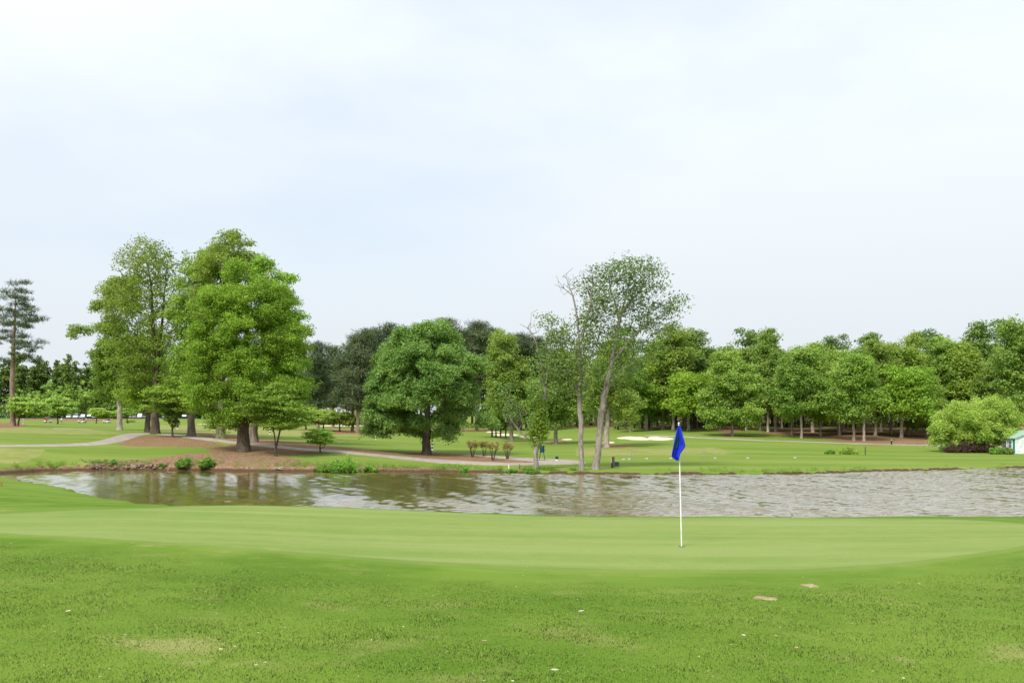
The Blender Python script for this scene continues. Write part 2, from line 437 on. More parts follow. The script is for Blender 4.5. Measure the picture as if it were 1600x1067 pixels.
def build_ground():
    ang = np.concatenate([np.linspace(-180, -33, 40, endpoint=False), np.linspace(-33, 33, 370, endpoint=False), np.linspace(33, 180, 40, endpoint=False)])
    ang = np.radians(ang)
    rad = np.concatenate([np.linspace(.5, 6, 10, endpoint=False), np.arange(6, 25, .34), np.arange(25, 58, .9), np.arange(58, 80, .28), np.arange(80, 88, .5),
                          np.arange(88, 150, .8), np.arange(150, 420, 4.), np.geomspace(420, 3500, 16)])
    na, nr = len(ang), len(rad)
    A, Rr = np.meshgrid(ang, rad)
    x = (np.sin(A) * Rr).ravel(); y = (np.cos(A) * Rr).ravel()
    d = poly_sd(x, y, POND) + (fbm(x * .9, y * .9) - .5) * 1.0
    z = ground_z(x, y, d)
    far = np.hypot(x, y)
    z = np.where(far > 700, z + (far - 700) * .004, z)
    V = np.column_stack([x, y, z])
    V = np.vstack([[0, 0, gz(0, .4)], V])
    i = np.arange(nr - 1)[:, None] * na + 1; j = np.arange(na)[None, :]; jn = (j + 1) % na
    Fq = np.stack([i + j, i + na + j, i + na + jn, i + jn], -1).reshape(-1, 4)
    Ft = np.stack([np.zeros(na, int), 1 + np.arange(na), 1 + (np.arange(na) + 1) % na], -1)
    x, y, z = V.T
    Y = np.maximum(y, .5)
    px = x / Y * F + HX; py = HY + (CZ - z) / Y * F
    farm = (y > 55)
    straw = np.zeros(len(V)); clay = np.zeros(len(V)); dry = np.zeros(len(V))
    def add(a, P, soft): np.maximum(a, np.where(farm, in_px_poly(px, py, P, soft), 0), out=a)
    for P, s in [
        ([(182,697),(205,683),(240,679),(300,683),(330,690),(352,696),(320,699),(260,698)], 3),
        ([(320,702),(370,694),(440,697),(520,706),(470,711),(390,714),(330,708)], 3),
        ([(300,676),(350,679),(420,687),(520,696),(620,708),(620,712),(500,702),(400,693),(320,684)], 2.5),
        ([(610,710),(660,706),(740,711),(850,719),(850,725),(760,726),(680,721)], 2.0),
        ([(-40,661),(30,660),(45,664),(30,668),(-40,669)], 2),
        ([(20,646),(140,648),(230,655),(150,658),(20,656)], 2),
        ([(495,671),(560,671),(580,678),(510,679)], 2.5),
        ([(640,676),(760,674),(760,670),(640,670)], 2),
        ([(1040,668),(1120,672),(1140,682),(1160,671),(1210,665),(1330,664),(1440,668),(1700,668),(1700,640),(1040,640)], 3),
        ([(1190,676),(1250,682),(1330,692),(1400,695),(1470,694),(1480,670),(1300,668),(1200,668)], 3),
        ([(930,660),(1040,661),(1040,668),(930,667)], 2),
        ([(820,660),(960,662),(960,667),(820,668)], 2),
        ([(860,688),(885,688),(885,692),(860,692)], 2),
        ([(935,694),(1000,696),(965,700),(930,699)], 2)]:
        add(straw, P, s)
    for P, s in [
        ([(60,733),(120,728),(170,721),(230,717),(262,713),(270,740),(60,740)], 2.5),
        ([(250,716),(290,708),(350,709),(410,712),(470,717),(480,742),(250,742)], 3),
        ([(470,722),(600,727),(740,734),(760,742),(470,742)], 2.5),
        ([(1330,700),(1420,688),(1460,690),(1400,694)], 2)]:
        add(clay, P, s)
    d0 = np.concatenate([[50], d])
    clay = np.maximum(clay, np.where((d0 < np.where(x > 2, .20, .36)) & (y > 50), .95, 0) * (0.45 + .55 * (fbm(x * .25, y * .25) > .36)))
    clay = np.maximum(clay, np.where((d0 < -.2), 1, 0))
    for P, s in [
        ([(-60,700),(70,702),(62,712),(40,721),(-60,726)], 4),
        ([(-60,665),(150,672),(190,676),(160,679),(-60,674)], 3),
        ([(230,664),(560,668),(620,680),(400,682),(230,672)], 3),
        ([(900,700),(1120,700),(1150,708),(900,712)], 5)]:
        add(dry, P, s)
    nearm = (y <= 40) & (y > 3)
    for P, s in [([(-100,790),(40,792),(90,797),(30,803),(-100,806)], 5), ([(-50,852),(40,853),(60,861),(-50,864)], 6),
                 ([(860,1040),(1150,1030),(1350,1015),(1600,1000),(1650,1050),(1300,1050),(950,1080)], 26),
                 ([(150,985),(420,990),(560,1010),(300,1050),(140,1010)], 26)]:
        dry = np.maximum(dry, np.where(nearm, in_px_poly(px, py, P, s) * .36, 0))
    o = mesh_np('ground', V, [Fq, Ft], M_GROUND, attrs={'straw': straw, 'clay': clay, 'dry': dry})
    tag(o, kind='structure')
build_ground()

def drape_grid(name, X, Y, mat, lift=.02, rim=.05):
    """sheet of (n,m) ground points laid on the terrain, its rim tucked into the soil"""
    n, m_ = X.shape
    Z = ground_z(X.ravel(), Y.ravel()).reshape(n, m_) + lift
    Z[0] -= rim; Z[-1] -= rim; Z[1:-1, 0] -= rim; Z[1:-1, -1] -= rim
    V = np.column_stack([X.ravel(), Y.ravel(), Z.ravel()])
    i = np.arange(n - 1)[:, None] * m_; j = np.arange(m_ - 1)[None, :]
    Fq = np.stack([i + j, i + j + 1, i + m_ + j + 1, i + m_ + j], -1).reshape(-1, 4)
    o = mesh_np(name, V, Fq, mat)
    return o

# putting green: front and back edges in photo columns
GF = [(-170,823),(-100,828),(0,835),(200,846),(400,860),(600,876),(800,888),(1000,893),(1250,893),(1400,883),(1500,871),(1600,856),(1680,838),(1720,826)]
GB = [(-170,819),(-100,811),(0,803),(200,795),(400,787.5),(600,793.5),(800,805.5),(1000,808),(1250,808.5),(1450,809.5),(1550,812),(1600,815),(1680,820),(1720,824)]
def green_edge(tbl, px):
    return np.interp(px, *zip(*tbl))
def near_hit(px, py): return hit(px, py, 5, 40)
def smooth_curve(v, k=3):
    for _ in range(k): v[1:-1] = .25 * v[:-2] + .5 * v[1:-1] + .25 * v[2:]
    return v
gpx = np.linspace(-170, 1720, 190)
gYf = smooth_curve(np.array([near_hit(p, green_edge(GF, p)) for p in gpx]), 6)
gYb = np.interp(gpx, [-170,-100,0,200,400,600,800,1000,1250,1450,1550,1600,1680,1720], [18.2,19.4,20.4,21.6,23.3,23.3,22.5,22.4,22.4,22.2,21.6,21.0,19.8,18.8])
gYb = np.maximum(smooth_curve(gYb, 12), gYf + .3)
GX = []; GY = []
gYf = gYf - .55                                             # the collar lies outside the putting surface
for t in np.concatenate([[-.008], np.linspace(0, 1, 54), [1.008]]):
    yy = gYf + (gYb - gYf) * t
    GX.append((gpx - HX) / F * yy); GY.append(yy)
_go = tag(drape_grid('putting_green', np.array(GX), np.array(GY), M_GREEN, .018, .03), kind='structure')
_ex = np.array([np.minimum(yy - gYf, (gYb - yy) * 2.5) for yy in GY])      # metres in from the mown edge
_at = _go.data.attributes.new('edge', 'FLOAT', 'POINT'); _at.data.foreach_set('value', _ex.ravel().astype(np.float32))
# slightly paler mown collar in front of and behind the green is left to the lawn itself

def spline(pts, n):
    P = np.array(pts, float); t = np.concatenate([[0], np.cumsum(np.hypot(*np.diff(P, axis=0).T))])
    s = np.linspace(0, t[-1], n)
    q = np.column_stack([np.interp(s, t, P[:, 0]), np.interp(s, t, P[:, 1])])
    for _ in range(max(3, n // 14)): q[1:-1] = .25 * q[:-2] + .5 * q[1:-1] + .25 * q[2:]
    return q
def path(name, pxs, width, n=150, lift=.03, mat=None):
    P = []
    for p in pxs:
        Y = p[2] if len(p) > 2 else hit(p[0], p[1])
        P.append(((p[0] - HX) / F * Y, Y))
    q = spline(P, n)
    t = np.gradient(q, axis=0); t /= np.hypot(t[:, 0], t[:, 1])[:, None] + 1e-9
    nr = np.column_stack([-t[:, 1], t[:, 0]])
    w = np.interp(np.linspace(0, 1, n), np.linspace(0, 1, len(width)), width) * (1 + .08 * (fbm(np.arange(n) * .3, np.zeros(n)) - .5))
    off = np.linspace(-.5, .5, 9)
    X = q[:, 0:1] + nr[:, 0:1] * w[:, None] * off; Y = q[:, 1:2] + nr[:, 1:2] * w[:, None] * off
    return tag(drape_grid(name, X, Y, mat or M_PATH, lift, .06), kind='structure')
path('cart_path', [(-120,699),(0,697),(90,696),(150,693.5),(180,687.5),(205,679),(235,677),(275,680),(320,685.5),(380,693),(450,700),(520,704.5),(590,711),(640,716),(690,720.5),(740,723.5),(800,725),(850,724.5)], [2.2,2.2,2.4,2.5,2.4,2.2,2.0,2.1,2.6,3.0,3.4], 260)
path('cart_path', [(845,724.5),(872,723.5),(884,722.2),(872,720.6),(845,719),(800,716),(760,712.8),(725,710.5)], [3.2,3.6,3.4,2.6,1.6,1.0,.8], 90, .05)
path('cart_path', [(1010,671,133),(1045,676,130),(1080,680,128),(1130,684.5,126),(1200,687,124),(1300,690,122),(1400,692.5,121),(1500,695,120),(1640,697,118),(1750,699,118)], [2.0,2.2,2.2], 200)
path('cart_path', [(85,667.6,118),(110,669,116),(145,671.5,113)], [.9,1.1,.9], 40)
path('car_park', [(-60,655,368),(100,655,368),(240,655,368),(400,655,368)], [26,26], 60, .08, M_ASPHALT)

def blob(name, cx, cy, rx, ry, mat, lift=.04, Y=None, seed=0, near=False, wob=.22, n=34, rings=5, kind='structure'):
    r = np.random.default_rng(seed)
    Yc = Y or (near_hit(cx, cy) if near else hit(cx, cy))
    xc = (cx - HX) / F * Yc
    a = np.linspace(0, 2 * math.pi, n, endpoint=False)
    rad = 1 + wob * sum(r.normal() * np.cos(k * a + r.uniform(0, 6)) / k for k in (2, 3, 4, 5))
    zc = gz(xc, Yc)
    e = 1.0
    slope = (gz(xc, Yc + e) - gz(xc, Yc - e)) / (2 * e)
    per_m = (CZ - zc) / Yc ** 2 * F + slope * F / Yc           # photo rows per metre of depth here
    wx = rx / F * Yc; wy = ry / max(per_m, .08)
    wy = min(wy, wx * 2.5)
    V = [(xc, Yc)]
    for k in range(1, rings + 1):
        s = k / rings
        V += [(xc + math.cos(t) * wx * rad[i] * s, Yc + math.sin(t) * wy * rad[i] * s) for i, t in enumerate(a)]
    V = np.array(V)
    z = ground_z(V[:, 0], V[:, 1]) + lift
    z[-n:] -= lift + .03
    Fs = [[0, 1 + i, 1 + (i + 1) % n] for i in range(n)]
    Fq = [[1 + k * n + i, 1 + (k + 1) * n + i, 1 + (k + 1) * n + (i + 1) % n, 1 + k * n + (i + 1) % n] for k in range(rings - 1) for i in range(n)]
    o = mesh_np(name, np.column_stack([V, z]), [np.array(Fs), np.array(Fq)], mat)
    if kind: tag(o, kind=kind)
    return o
for i, (cx, cy, rx, ry, Y) in enumerate([(990,678.5,22,3.6,127),(1030,680,20,2.8,125),(790,679.5,22,1.2,150),(824,683.2,13,1.1,140),(886,687.4,9,.9,128),(950,691.2,12,1.1,118),
                                        (540,665.4,34,2.0,215),(335,662.5,22,2.2,250),(770,676,12,1.0,165),(596,664.5,20,1.8,215)]):
    blob('sand_bunker', cx, cy, rx, ry, M_SAND, .07, Y, seed=i + 3)
blob('bare_patch', 1196, 935.5, 20, 2.6, M_DIRT, .012, near=True, seed=41, wob=.45)
blob('bare_patch', 1266, 915.5, 12, 2.8, M_DIRT, .012, near=True, seed=42, wob=.45)
blob('bare_patch', 8, 857, 26, 3.0, M_DIRT, -.012, near=True, seed=43, wob=.3)

# ------------------------------------------------------------------ pond water
def build_water():
    xs = np.arange(-38, 46, .15); ys = np.arange(33, 77, .15)
    X, Y = np.meshgrid(xs, ys)
    Z = np.zeros_like(X)
    amp = .26 + .74 * sstep(-16, 8, X + (fbm(X * .12, Y * .12) - .5) * 26)
    amp *= .55 + .9 * fbm(X * .10 + 9, Y * .16)
    r = np.random.default_rng(3)
    for k in range(34):
        lam = r.uniform(.38, .78)
        th = r.normal(math.pi / 2 + .12, .38)
        kx, ky = math.cos(th) * 2 * math.pi / lam, math.sin(th) * 2 * math.pi / lam
        Z += .0088 * lam * np.sin(kx * X + ky * Y + r.uniform(0, 6.3) + 2.5 * fbm(X * .15 + k, Y * .15))
    Z *= amp
    V = np.column_stack([X.ravel(), Y.ravel(), Z.ravel()])
    n, m_ = X.shape
    i = np.arange(n - 1)[:, None] * m_; j = np.arange(m_ - 1)[None, :]
    Fq = np.stack([i + j, i + j + 1, i + m_ + j + 1, i + m_ + j], -1).reshape(-1, 4)
    cx = V[Fq].mean(1)
    keep = poly_sd(cx[:, 0], cx[:, 1], POND) < 1.6
    Fq = Fq[keep]
    used = np.unique(Fq); mp_ = np.full(len(V), -1); mp_[used] = np.arange(len(used))
    m, nn, l = newmat('muddy_pond_water')
    pos = geo_pos(nn)
    f = noise(nn, l, pos, .12, 4)
    col = mixc(nn, l, rng_(nn, l, f, .3, .7), (.138, .106, .031), (.170, .132, .044))
    p = finish(nn, l, col, .06, .5, noise(nn, l, pos, 3.2, 3, .6), .02, .35)
    p.inputs['IOR'].default_value = 1.6
    p.inputs['Coat Weight'].default_value = .6; p.inputs['Coat Roughness'].default_value = .10; p.inputs['Coat IOR'].default_value = 1.5
    sx = N(nn, 'ShaderNodeSeparateXYZ'); l.new(pos, sx.inputs[0])
    wind = math_(nn, l, 'ADD', rng_(nn, l, sx.outputs['X'], -16, 10, 0, .55), math_(nn, l, 'MULTIPLY', noise(nn, l, pos, .16, 5, .6), .5))
    l.new(rng_(nn, l, wind, .2, .8, .06, .17), p.inputs['Roughness'])
    tag(mesh_np('pond_water', V[used], mp_[Fq], m), kind='structure')
build_water()

# ------------------------------------------------------------------ trees
def tubes(nodes, parent, rad, sides_big=9, sides=5, rmin=0.0):
    """joined tapering tubes along a branch skeleton"""
    n = len(nodes)
    kids = [[] for _ in range(n)]
    for i in range(1, n): kids[parent[i]].append(i)
    Vs, Fs, off = [], [], 0
    stack = [(0, -1)]
    while stack:
        s, par = stack.pop()
        chain = [s] if par < 0 else [par, s]
        cur = s
        while kids[cur]:
            ks = sorted(kids[cur], key=lambda k: -rad[k])
            for k in ks[1:]: stack.append((k, cur))
            cur = ks[0]; chain.append(cur)
        P = nodes[chain]
        if len(P) < 2: continue
        rr = rad[chain].copy()
        if par >= 0: rr[0] = rr[1]
        if rr.max() < rmin: continue
        k = sides_big if rr[0] > .12 else sides
        T = np.gradient(P, axis=0); T /= np.linalg.norm(T, axis=1)[:, None] + 1e-9
        ref = np.array([1., 0, 0]) if abs(T[:, 0]).mean() < .7 else np.array([0, 0, 1.])
        U = ref - T * (T @ ref)[:, None]; U /= np.linalg.norm(U, axis=1)[:, None] + 1e-9
        Wv = np.cross(T, U)
        a = np.arange(k) * 2 * math.pi / k
        ring = P[:, None] + rr[:, None, None] * (np.cos(a)[None, :, None] * U[:, None] + np.sin(a)[None, :, None] * Wv[:, None])
        m = len(P)
        Vs.append(ring.reshape(-1, 3))
        i = np.arange(m - 1)[:, None] * k; j = np.arange(k)[None, :]; jn = (j + 1) % k
        Fs.append((np.stack([i + j, i + jn, i + k + jn, i + k + j], -1).reshape(-1, 4)) + off)
        off += m * k
    return np.vstack(Vs), np.vstack(Fs)

def skeleton(trunks, clusters, crown_base, up=.35, climb=.8, r=None):
    """trunks: polylines; clusters: twig-end positions; returns nodes, parents, load"""
    nodes, parent, plen, istrunk = [], [], [], []
    for ti, tp in enumerate(trunks):
        tp = np.array(tp, float)
        t = np.concatenate([[0], np.cumsum(np.linalg.norm(np.diff(tp, axis=0), axis=1))])
        s = np.linspace(0, t[-1], max(4, int(t[-1] / .55)))
        q = np.column_stack([np.interp(s, t, tp[:, k]) for k in range(3)])
        for _ in range(2): q[1:-1] = .25 * q[:-2] + .5 * q[1:-1] + .25 * q[2:]
        q[1:-1] += r.normal(0, .03, (len(q) - 2, 3))
        if ti == 0: p0, base = -1, 0
        else:
            arr = np.array(nodes); p0 = int(np.argmin(((arr - q[0]) ** 2).sum(1))); base = plen[p0]; q = q[1:]
        for k, v in enumerate(q):
            nodes.append(v); parent.append(p0 if k == 0 else len(nodes) - 2)
            plen.append(base + s[min(k, len(s) - 1)]); istrunk.append(True)
    nt = len(nodes)
    NA = np.zeros((nt + len(clusters) * 10 + 10, 3)); NA[:nt] = nodes
    PL = np.zeros(len(NA)); PL[:nt] = plen
    PEN = np.zeros(len(NA)); PEN[:nt] = np.where(NA[:nt, 2] < crown_base, 50, 0)
    PEN[0] = 200
    n = nt
    trunkpos = NA[:nt].copy()
    dt = np.array([np.sqrt(((trunkpos - c) ** 2).sum(1).min()) for c in clusters])
    ends = []
    for ci in np.argsort(dt):
        c = clusters[ci]
        dv = c - NA[:n]; d = np.linalg.norm(dv, axis=1)
        cost = d + .10 * PL[:n] + climb * np.maximum(0, .25 * d - dv[:, 2]) + PEN[:n]
        b = int(np.argmin(cost)); L = d[b]
        if L < .05: ends.append(b); continue
        k = max(1, min(9, int(L / .8)))
        ctrl = NA[b] + (c - NA[b]) * .45 + np.array([0, 0, up * L * .5]) + r.normal(0, .06 * L, 3)
        pr = b
        for q in range(1, k + 1):
            t = q / k
            NA[n] = (1 - t) ** 2 * NA[b] + 2 * t * (1 - t) * ctrl + t * t * c + (r.normal(0, .03 * L, 3) if q < k else 0)
            PL[n] = PL[b] + L * t
            parent.append(pr); pr = n; n += 1
        ends.append(n - 1)
    NA = NA[:n]; parent = np.array(parent)
    load = np.zeros(n)
    for e in ends: load[e] += 1
    load = np.maximum(load, .02)
    for i in range(n - 1, 0, -1): 
        if parent[i] >= 0: load[parent[i]] += load[i]
    return NA, parent, load, nt

def leaves(cl, n_per, spread, flat, size, r, aspect=.55, droop=0., up_bias=.6, tint_c=None, hang=False, radial=False, tri=False):
    """leaf sprigs as small folded rhombs round each twig end; returns V, F, tint"""
    m = len(cl) * n_per
    idx = np.repeat(np.arange(len(cl)), n_per)
    od = r.normal(0, 1, (m, 3)); od /= np.linalg.norm(od, axis=1)[:, None]
    g = od * (1.55 * r.random(m) ** .42)[:, None]
    sp = np.asarray(spread)[idx] if np.ndim(spread) else spread
    lump = 1 + .28 * np.sin(od[:, 0] * 5 + idx * 1.7) * np.sin(od[:, 1] * 5 + idx * 2.3) * np.sin(od[:, 2] * 4 + idx)
    g *= lump[:, None]
    P = cl[idx] + g * np.column_stack([sp * np.ones(m), sp * np.ones(m), flat * sp * np.ones(m)])
    if droop: P[:, 2] -= droop * (g[:, 0] ** 2 + g[:, 1] ** 2) * sp
    nrm = r.normal(0, .55, (m, 3)) + od * .75
    nrm[:, 2] += up_bias * .9
    nrm /= np.linalg.norm(nrm, axis=1)[:, None]
    ax = r.normal(0, 1, (m, 3))
    if hang: ax = ax * .45 + np.array([0, 0, -1.])
    if radial: ax = ax * .5 + g + np.array([0, 0, .6])
    ax -= nrm * (ax * nrm).sum(1)[:, None] if not hang else 0
    ax /= np.linalg.norm(ax, axis=1)[:, None] + 1e-9
    if hang:
        nrm -= ax * (ax * nrm).sum(1)[:, None]; nrm /= np.linalg.norm(nrm, axis=1)[:, None] + 1e-9
    bi = np.cross(nrm, ax)
    s = size * r.uniform(.65, 1.35, m)[:, None]
    w = s * aspect
    tip = P + ax * s * .5; base = P - ax * s * .5
    l = P + bi * w * .5 + nrm * w * .18; rr = P - bi * w * .5 + nrm * w * .18
    nv = 3 if tri else 4
    if tri: rr = rr - ax * s * .42; l = l - ax * s * .42
    V = np.stack([rr, tip, l] if tri else [base, rr, tip, l], 1).reshape(-1, 3)
    Fq = np.arange(m * nv).reshape(-1, nv)
    tc_ = (np.clip(.5 + .5 * np.sin(cl[:, 0] * .9 + cl[:, 2] * .7) * np.cos(cl[:, 1] * .8 - cl[:, 2] * .5) + r.normal(0, .25, len(cl)), 0, 1) if tint_c is None else tint_c)[idx]
    tint = np.clip(.55 * tc_ + .45 * r.random(m), 0, 1)
    return V, Fq, np.repeat(tint, nv), idx

def sample_lobes(lobes, n, r, mind, shell=.5, cut=None):
    """points spread through a union of ellipsoids, no two closer than mind"""
    vol = np.array([a[3] * a[4] * a[5] for a in lobes]) ** .8; vol /= vol.sum()
    out = []
    tries = 0
    arr = np.zeros((n, 3))
    while len(out) < n and tries < n * 30:
        tries += 1
        L = lobes[r.choice(len(lobes), p=vol)]
        v = r.normal(0, 1, 3); v /= np.linalg.norm(v)
        rad = (shell + (1 - shell) * r.random()) if r.random() < .75 else r.random() ** .5
        p = np.array(L[:3]) + v * rad * np.array(L[3:])
        md = mind * (1 if tries < n * 15 else .6)
        if out and (((arr[:len(out)] - p) ** 2).sum(1).min() < md * md): continue
        if cut and cut(p): continue
        arr[len(out)] = p; out.append(1)
    return arr[:len(out)]

NLEAF = [0]
def tree(name, label, base, lobes, kind='oak', leaf=None, bark=None, r0=.3, n=170, per=110, size=.24, spread=.75, seed=1,
         cat='tree', group=None, trunks=None, depth=1.0, crown_base=None, bare=(), mind=None, flat=None, shell=.5, alt=None, trunk_top=.78,
         twig=.012, thin=False, bough=1.45, limb=.62, up=.35):
    """base: (px, py or None, Y); lobes: (px, py, rx, ry) in photo pixels at that distance"""
    r = np.random.default_rng(seed)
    Yb = base[2]
    xb = (base[0] - HX) / F * Yb
    zb = gz(xb, Yb)
    s = Yb / F
    def wp(px, py, dy=0): return np.array([(px - HX) * s - xb, dy, CZ - (py - HY) * s - zb])
    LB = [tuple(wp(q[0], q[1], (q[4] if len(q) > 4 else 0))) + (q[2] * s, q[2] * s * depth if len(q) < 6 else q[5], q[3] * s) for q in lobes]
    zmin = min(q[2] - q[5] for q in LB); zmax = max(q[2] + q[5] for q in LB)
    if trunks is None:
        cx = np.average([q[0] for q in LB], weights=[q[3] * q[5] for q in LB])
        top = zmin + (zmax - zmin) * trunk_top
        trunks = [[(0, 0, -.15), (0, 0, max(.5, zmin * .5)), (cx * .4, 0, (zmin + top) / 2), (cx * .8, 0, top)]]
    else:
        trunks = [[tuple(wp(*q)) if len(q) == 2 else tuple(wp(q[0], q[1], q[2])) for q in tr] for tr in trunks]
        trunks[0][0] = (trunks[0][0][0], trunks[0][0][1], -.15)
    cb = crown_base if crown_base is not None else max(.6, zmin * .75)
    if (kind == 'oak' and not thin) or kind == 'willow':
        wil = kind == 'willow'
        rb = spread * (1.12 if wil else bough)
        LS = [q[:3] + (max(q[3] - rb * .55, q[3] * .5), max(q[4] - rb * .55, q[4] * .5), max(q[5] - rb * .5, q[5] * .5)) for q in LB]
        bc = sample_lobes(LS, max(8, int(n / (3.6 if wil else 4.3))), r, rb * .92, .62)
        spread *= .60; size *= .74; per = int(per * (.78 if wil else .9))
        cl = []
        for c in bc:
            k = 12; R_ = rb * r.uniform(.65, 1.3)
            v = r.normal(0, 1, (k, 3)); v /= np.linalg.norm(v, axis=1)[:, None]
            v[:, 2] = np.where(r.random(k) < .65, np.abs(v[:, 2]), v[:, 2])
            out = c - np.array([0, 0, c[2] * .9]); out[2] = 0; out /= np.linalg.norm(out) + 1e-6
            q = (v + out * .25) * np.array([1, 1, .60 if wil else .85]) * R_ * r.uniform(.5, 1.0, (k, 1))
            if wil: q[:, 2] -= .55 * (q @ out) ** 2 / max(R_, .1)
            cl.append(c + q)
        cl = np.vstack(cl)
    elif kind == 'pine':
        cl = sample_lobes(LB, int(n * .8), r, spread * 1.25, .55); spread *= .9; per = int(per * .9)
    else:
        cl = sample_lobes(LB, n, r, (mind or spread * .85) * 1.1, shell)
    cl = cl[cl[:, 2] > .35]
    nb = 0
    if bare:
        bl = [tuple(wp(q[0], q[1])) + (q[2] * s, q[2] * s, q[3] * s) for q in bare]
        cb_ = sample_lobes(bl, sum(q[4] for q in bare), r, .35, .3); nb = len(cb_)
        allc = np.vstack([cl, cb_])
    else: allc = cl
    NA, par, load, nt = skeleton(trunks, allc, cb, up=up, r=r)
    r0 = r0 * .50
    rad = r0 * (load / load[0]) ** limb
    h = NA[:, 2]
    rad[:nt] = np.maximum(rad[:nt], r0 * .20 * (1 - h[:nt] / (zmax * 1.2)))
    rad[:nt] *= 1 + .55 * np.exp(-np.maximum(h[:nt], 0) / (.9 * r0 + .15))
    rad = np.maximum(rad, twig)
    V, Fq = tubes(NA, par, rad)
    root = empty(name, (xb, Yb, zb))
    tag(root, label, cat, group)
    mesh_np('trunk', V, Fq, bark or B_GREY, root)
    fl = flat if flat is not None else {'oak': .62, 'willow': .8, 'pine': .52, 'layer': .22}[kind]
    kw = dict(oak=dict(aspect=.6, up_bias=.5), willow=dict(aspect=.30, up_bias=.35, droop=.35), pine=dict(aspect=.10, radial=True, up_bias=.1), layer=dict(aspect=.6, up_bias=1.4))[kind]
    spv = spread * r.uniform(.7, 1.25, len(cl))
    tri = Yb > 84 or kind == 'willow'
    if tri: size *= 1.18
    V, Fq, tint, idx = leaves(cl, per, spv, fl, size, r, tri=tri, **kw)
    at = {'tint': tint}
    if alt is not None:
        a = alt(cl)[idx] * r.uniform(.5, 1., len(idx)); at['alt'] = np.repeat(a, 3 if tri else 4)
    mesh_np('crown', V, Fq, leaf, root, smooth=False, attrs=at)
    NLEAF[0] += len(Fq)
    return root

def copy_tree(src, label, px, Y, scale=(1, 1, 1), rz=0., dz=0., group=None, name=None):
    x = (px - HX) / F * Y
    c = src.copy(); C.objects.link(c)
    c.name = name or src.name.split('.')[0]
    c.location = (x, Y, gz(x, Y) + dz); c.scale = scale; c.rotation_euler = (0, 0, rz)
    c['label'] = label
    if group: c['group'] = group
    for ch in list(src.children):
        k = ch.copy(); C.objects.link(k); k.parent = c
    return c

# ---- left group
tree('pine_tree', 'tall lone pine at the left edge with high open crown', (20, 662, 128),
     [(26,470,20,30),(12,500,20,22),(40,500,24,18),(10,535,16,14),(44,535,22,16),(28,445,14,14),(20,560,20,10),(45,560,20,7)], 'pine', L_PINE, B_PINE, .62, 74, 150, .55, .80, 11, flat=.36,
     trunks=[[(20,662),(19,600),(21,540),(24,490),(24,440)]], trunk_top=.95, mind=.95, limb=.75, up=.1)
G1 = 'tall hardwoods grouped on the left bank'
tree('oak_tree', 'tall airy oak with two dark leaders, tallest top of the left clump', (243, 678, 99),
     [(228,420,44,46),(262,445,36,50),(210,480,48,45),(255,520,40,50),(215,560,44,45),(270,590,30,35),(190,520,28,40),(225,385,24,18),(290,440,16,45)], 'oak', L_OAKY, B_DARK, .80, 330, 54, .22, .60, 12, group=G1, thin=True, mind=.75,
     trunks=[[(243,678),(243,600),(240,530),(238,460),(228,400)],[(243,610),(250,540),(256,470),(262,410)]], alt=lambda c: np.clip((-c[:, 0] * .10) + .07 * (c[:, 2] - 15), 0, .6))
tree('oak_tree', 'yellow green oak on a pale trunk, left end of the bank group', (187, 672, 116),
     [(185,560,36,44),(165,595,20,32),(205,600,30,34),(175,510,24,30),(190,460,26,36),(128,520,12,14),(165,480,14,20)], 'oak', L_OAKY, B_PALE, .62, 210, 100, .29, .95, 13, group=G1,
     trunks=[[(187,672),(187,620),(185,560),(182,500)]], alt=lambda c: np.clip(.15 + .03 * (c[:, 2] - 8), .0, .45), mind=.85)
tree('oak_tree', 'slim oak with brown trunk standing close behind the two leader oak', (231, 676, 104),
     [(226,590,30,36),(214,620,26,16),(236,540,26,30)], 'oak', L_OAK, B_DARK, .55, 90, 100, .28, .9, 14, group=G1)
tree('oak_tree', 'olive topped oak rising behind the big bright oak', (299, 680, 97),
     [(312,440,26,40),(300,500,32,46),(330,400,22,20),(300,560,34,44),(290,610,30,30),(318,610,30,30)], 'oak', L_OAKY, B_GREY, .72, 200, 90, .28, .9, 15, group=G1,
     alt=lambda c: np.clip(.1 + .02 * (c[:, 2] - 8), 0, .35))
tree('oak_tree', 'oak whose rounded olive top stands highest right of the two leader oak', (345, 684, 93),
     [(358,384,26,14),(352,420,40,34),(345,480,40,46),(340,560,40,46),(385,430,30,30)], 'oak', L_OAKY, B_GREY, .75, 200, 85, .28, .9, 16, group=G1, bare=[(415,418,26,14,26)],
     alt=lambda c: np.clip(.15 + .02 * (c[:, 2] - 10), 0, .4))
tree('oak_tree', 'oak half hidden right behind the thick oak trunk', (396, 689, 88),
     [(430,460,26,40),(440,520,34,46),(440,590,40,44),(420,640,40,22),(410,430,26,30)], 'oak', L_OAK, B_GREY, .7, 170, 100, .26, .85, 17, group=G1)
tree('oak_tree', 'big bright green oak with thick dark trunk in front of the left group', (380, 701, 77),
     [(385,440,34,36),(350,480,44,40),(410,480,46,44),(330,540,38,44),(385,550,60,55),(445,540,36,48),(330,610,42,36),(400,620,66,38),(455,605,32,36),(310,575,22,30),(360,655,40,20),(440,650,30,16),(372,412,22,14),(388,500,34,36,-1.6),(384,575,36,36,-1.8),(384,460,24,26,-1.2)], 'oak', L_OAK, B_DARK, .90, 500, 115, .21, .68, 18, group=G1, bough=1.3,
     trunks=[[(380,701),(381,650),(384,580),(386,520),(384,440)]], mind=.62)
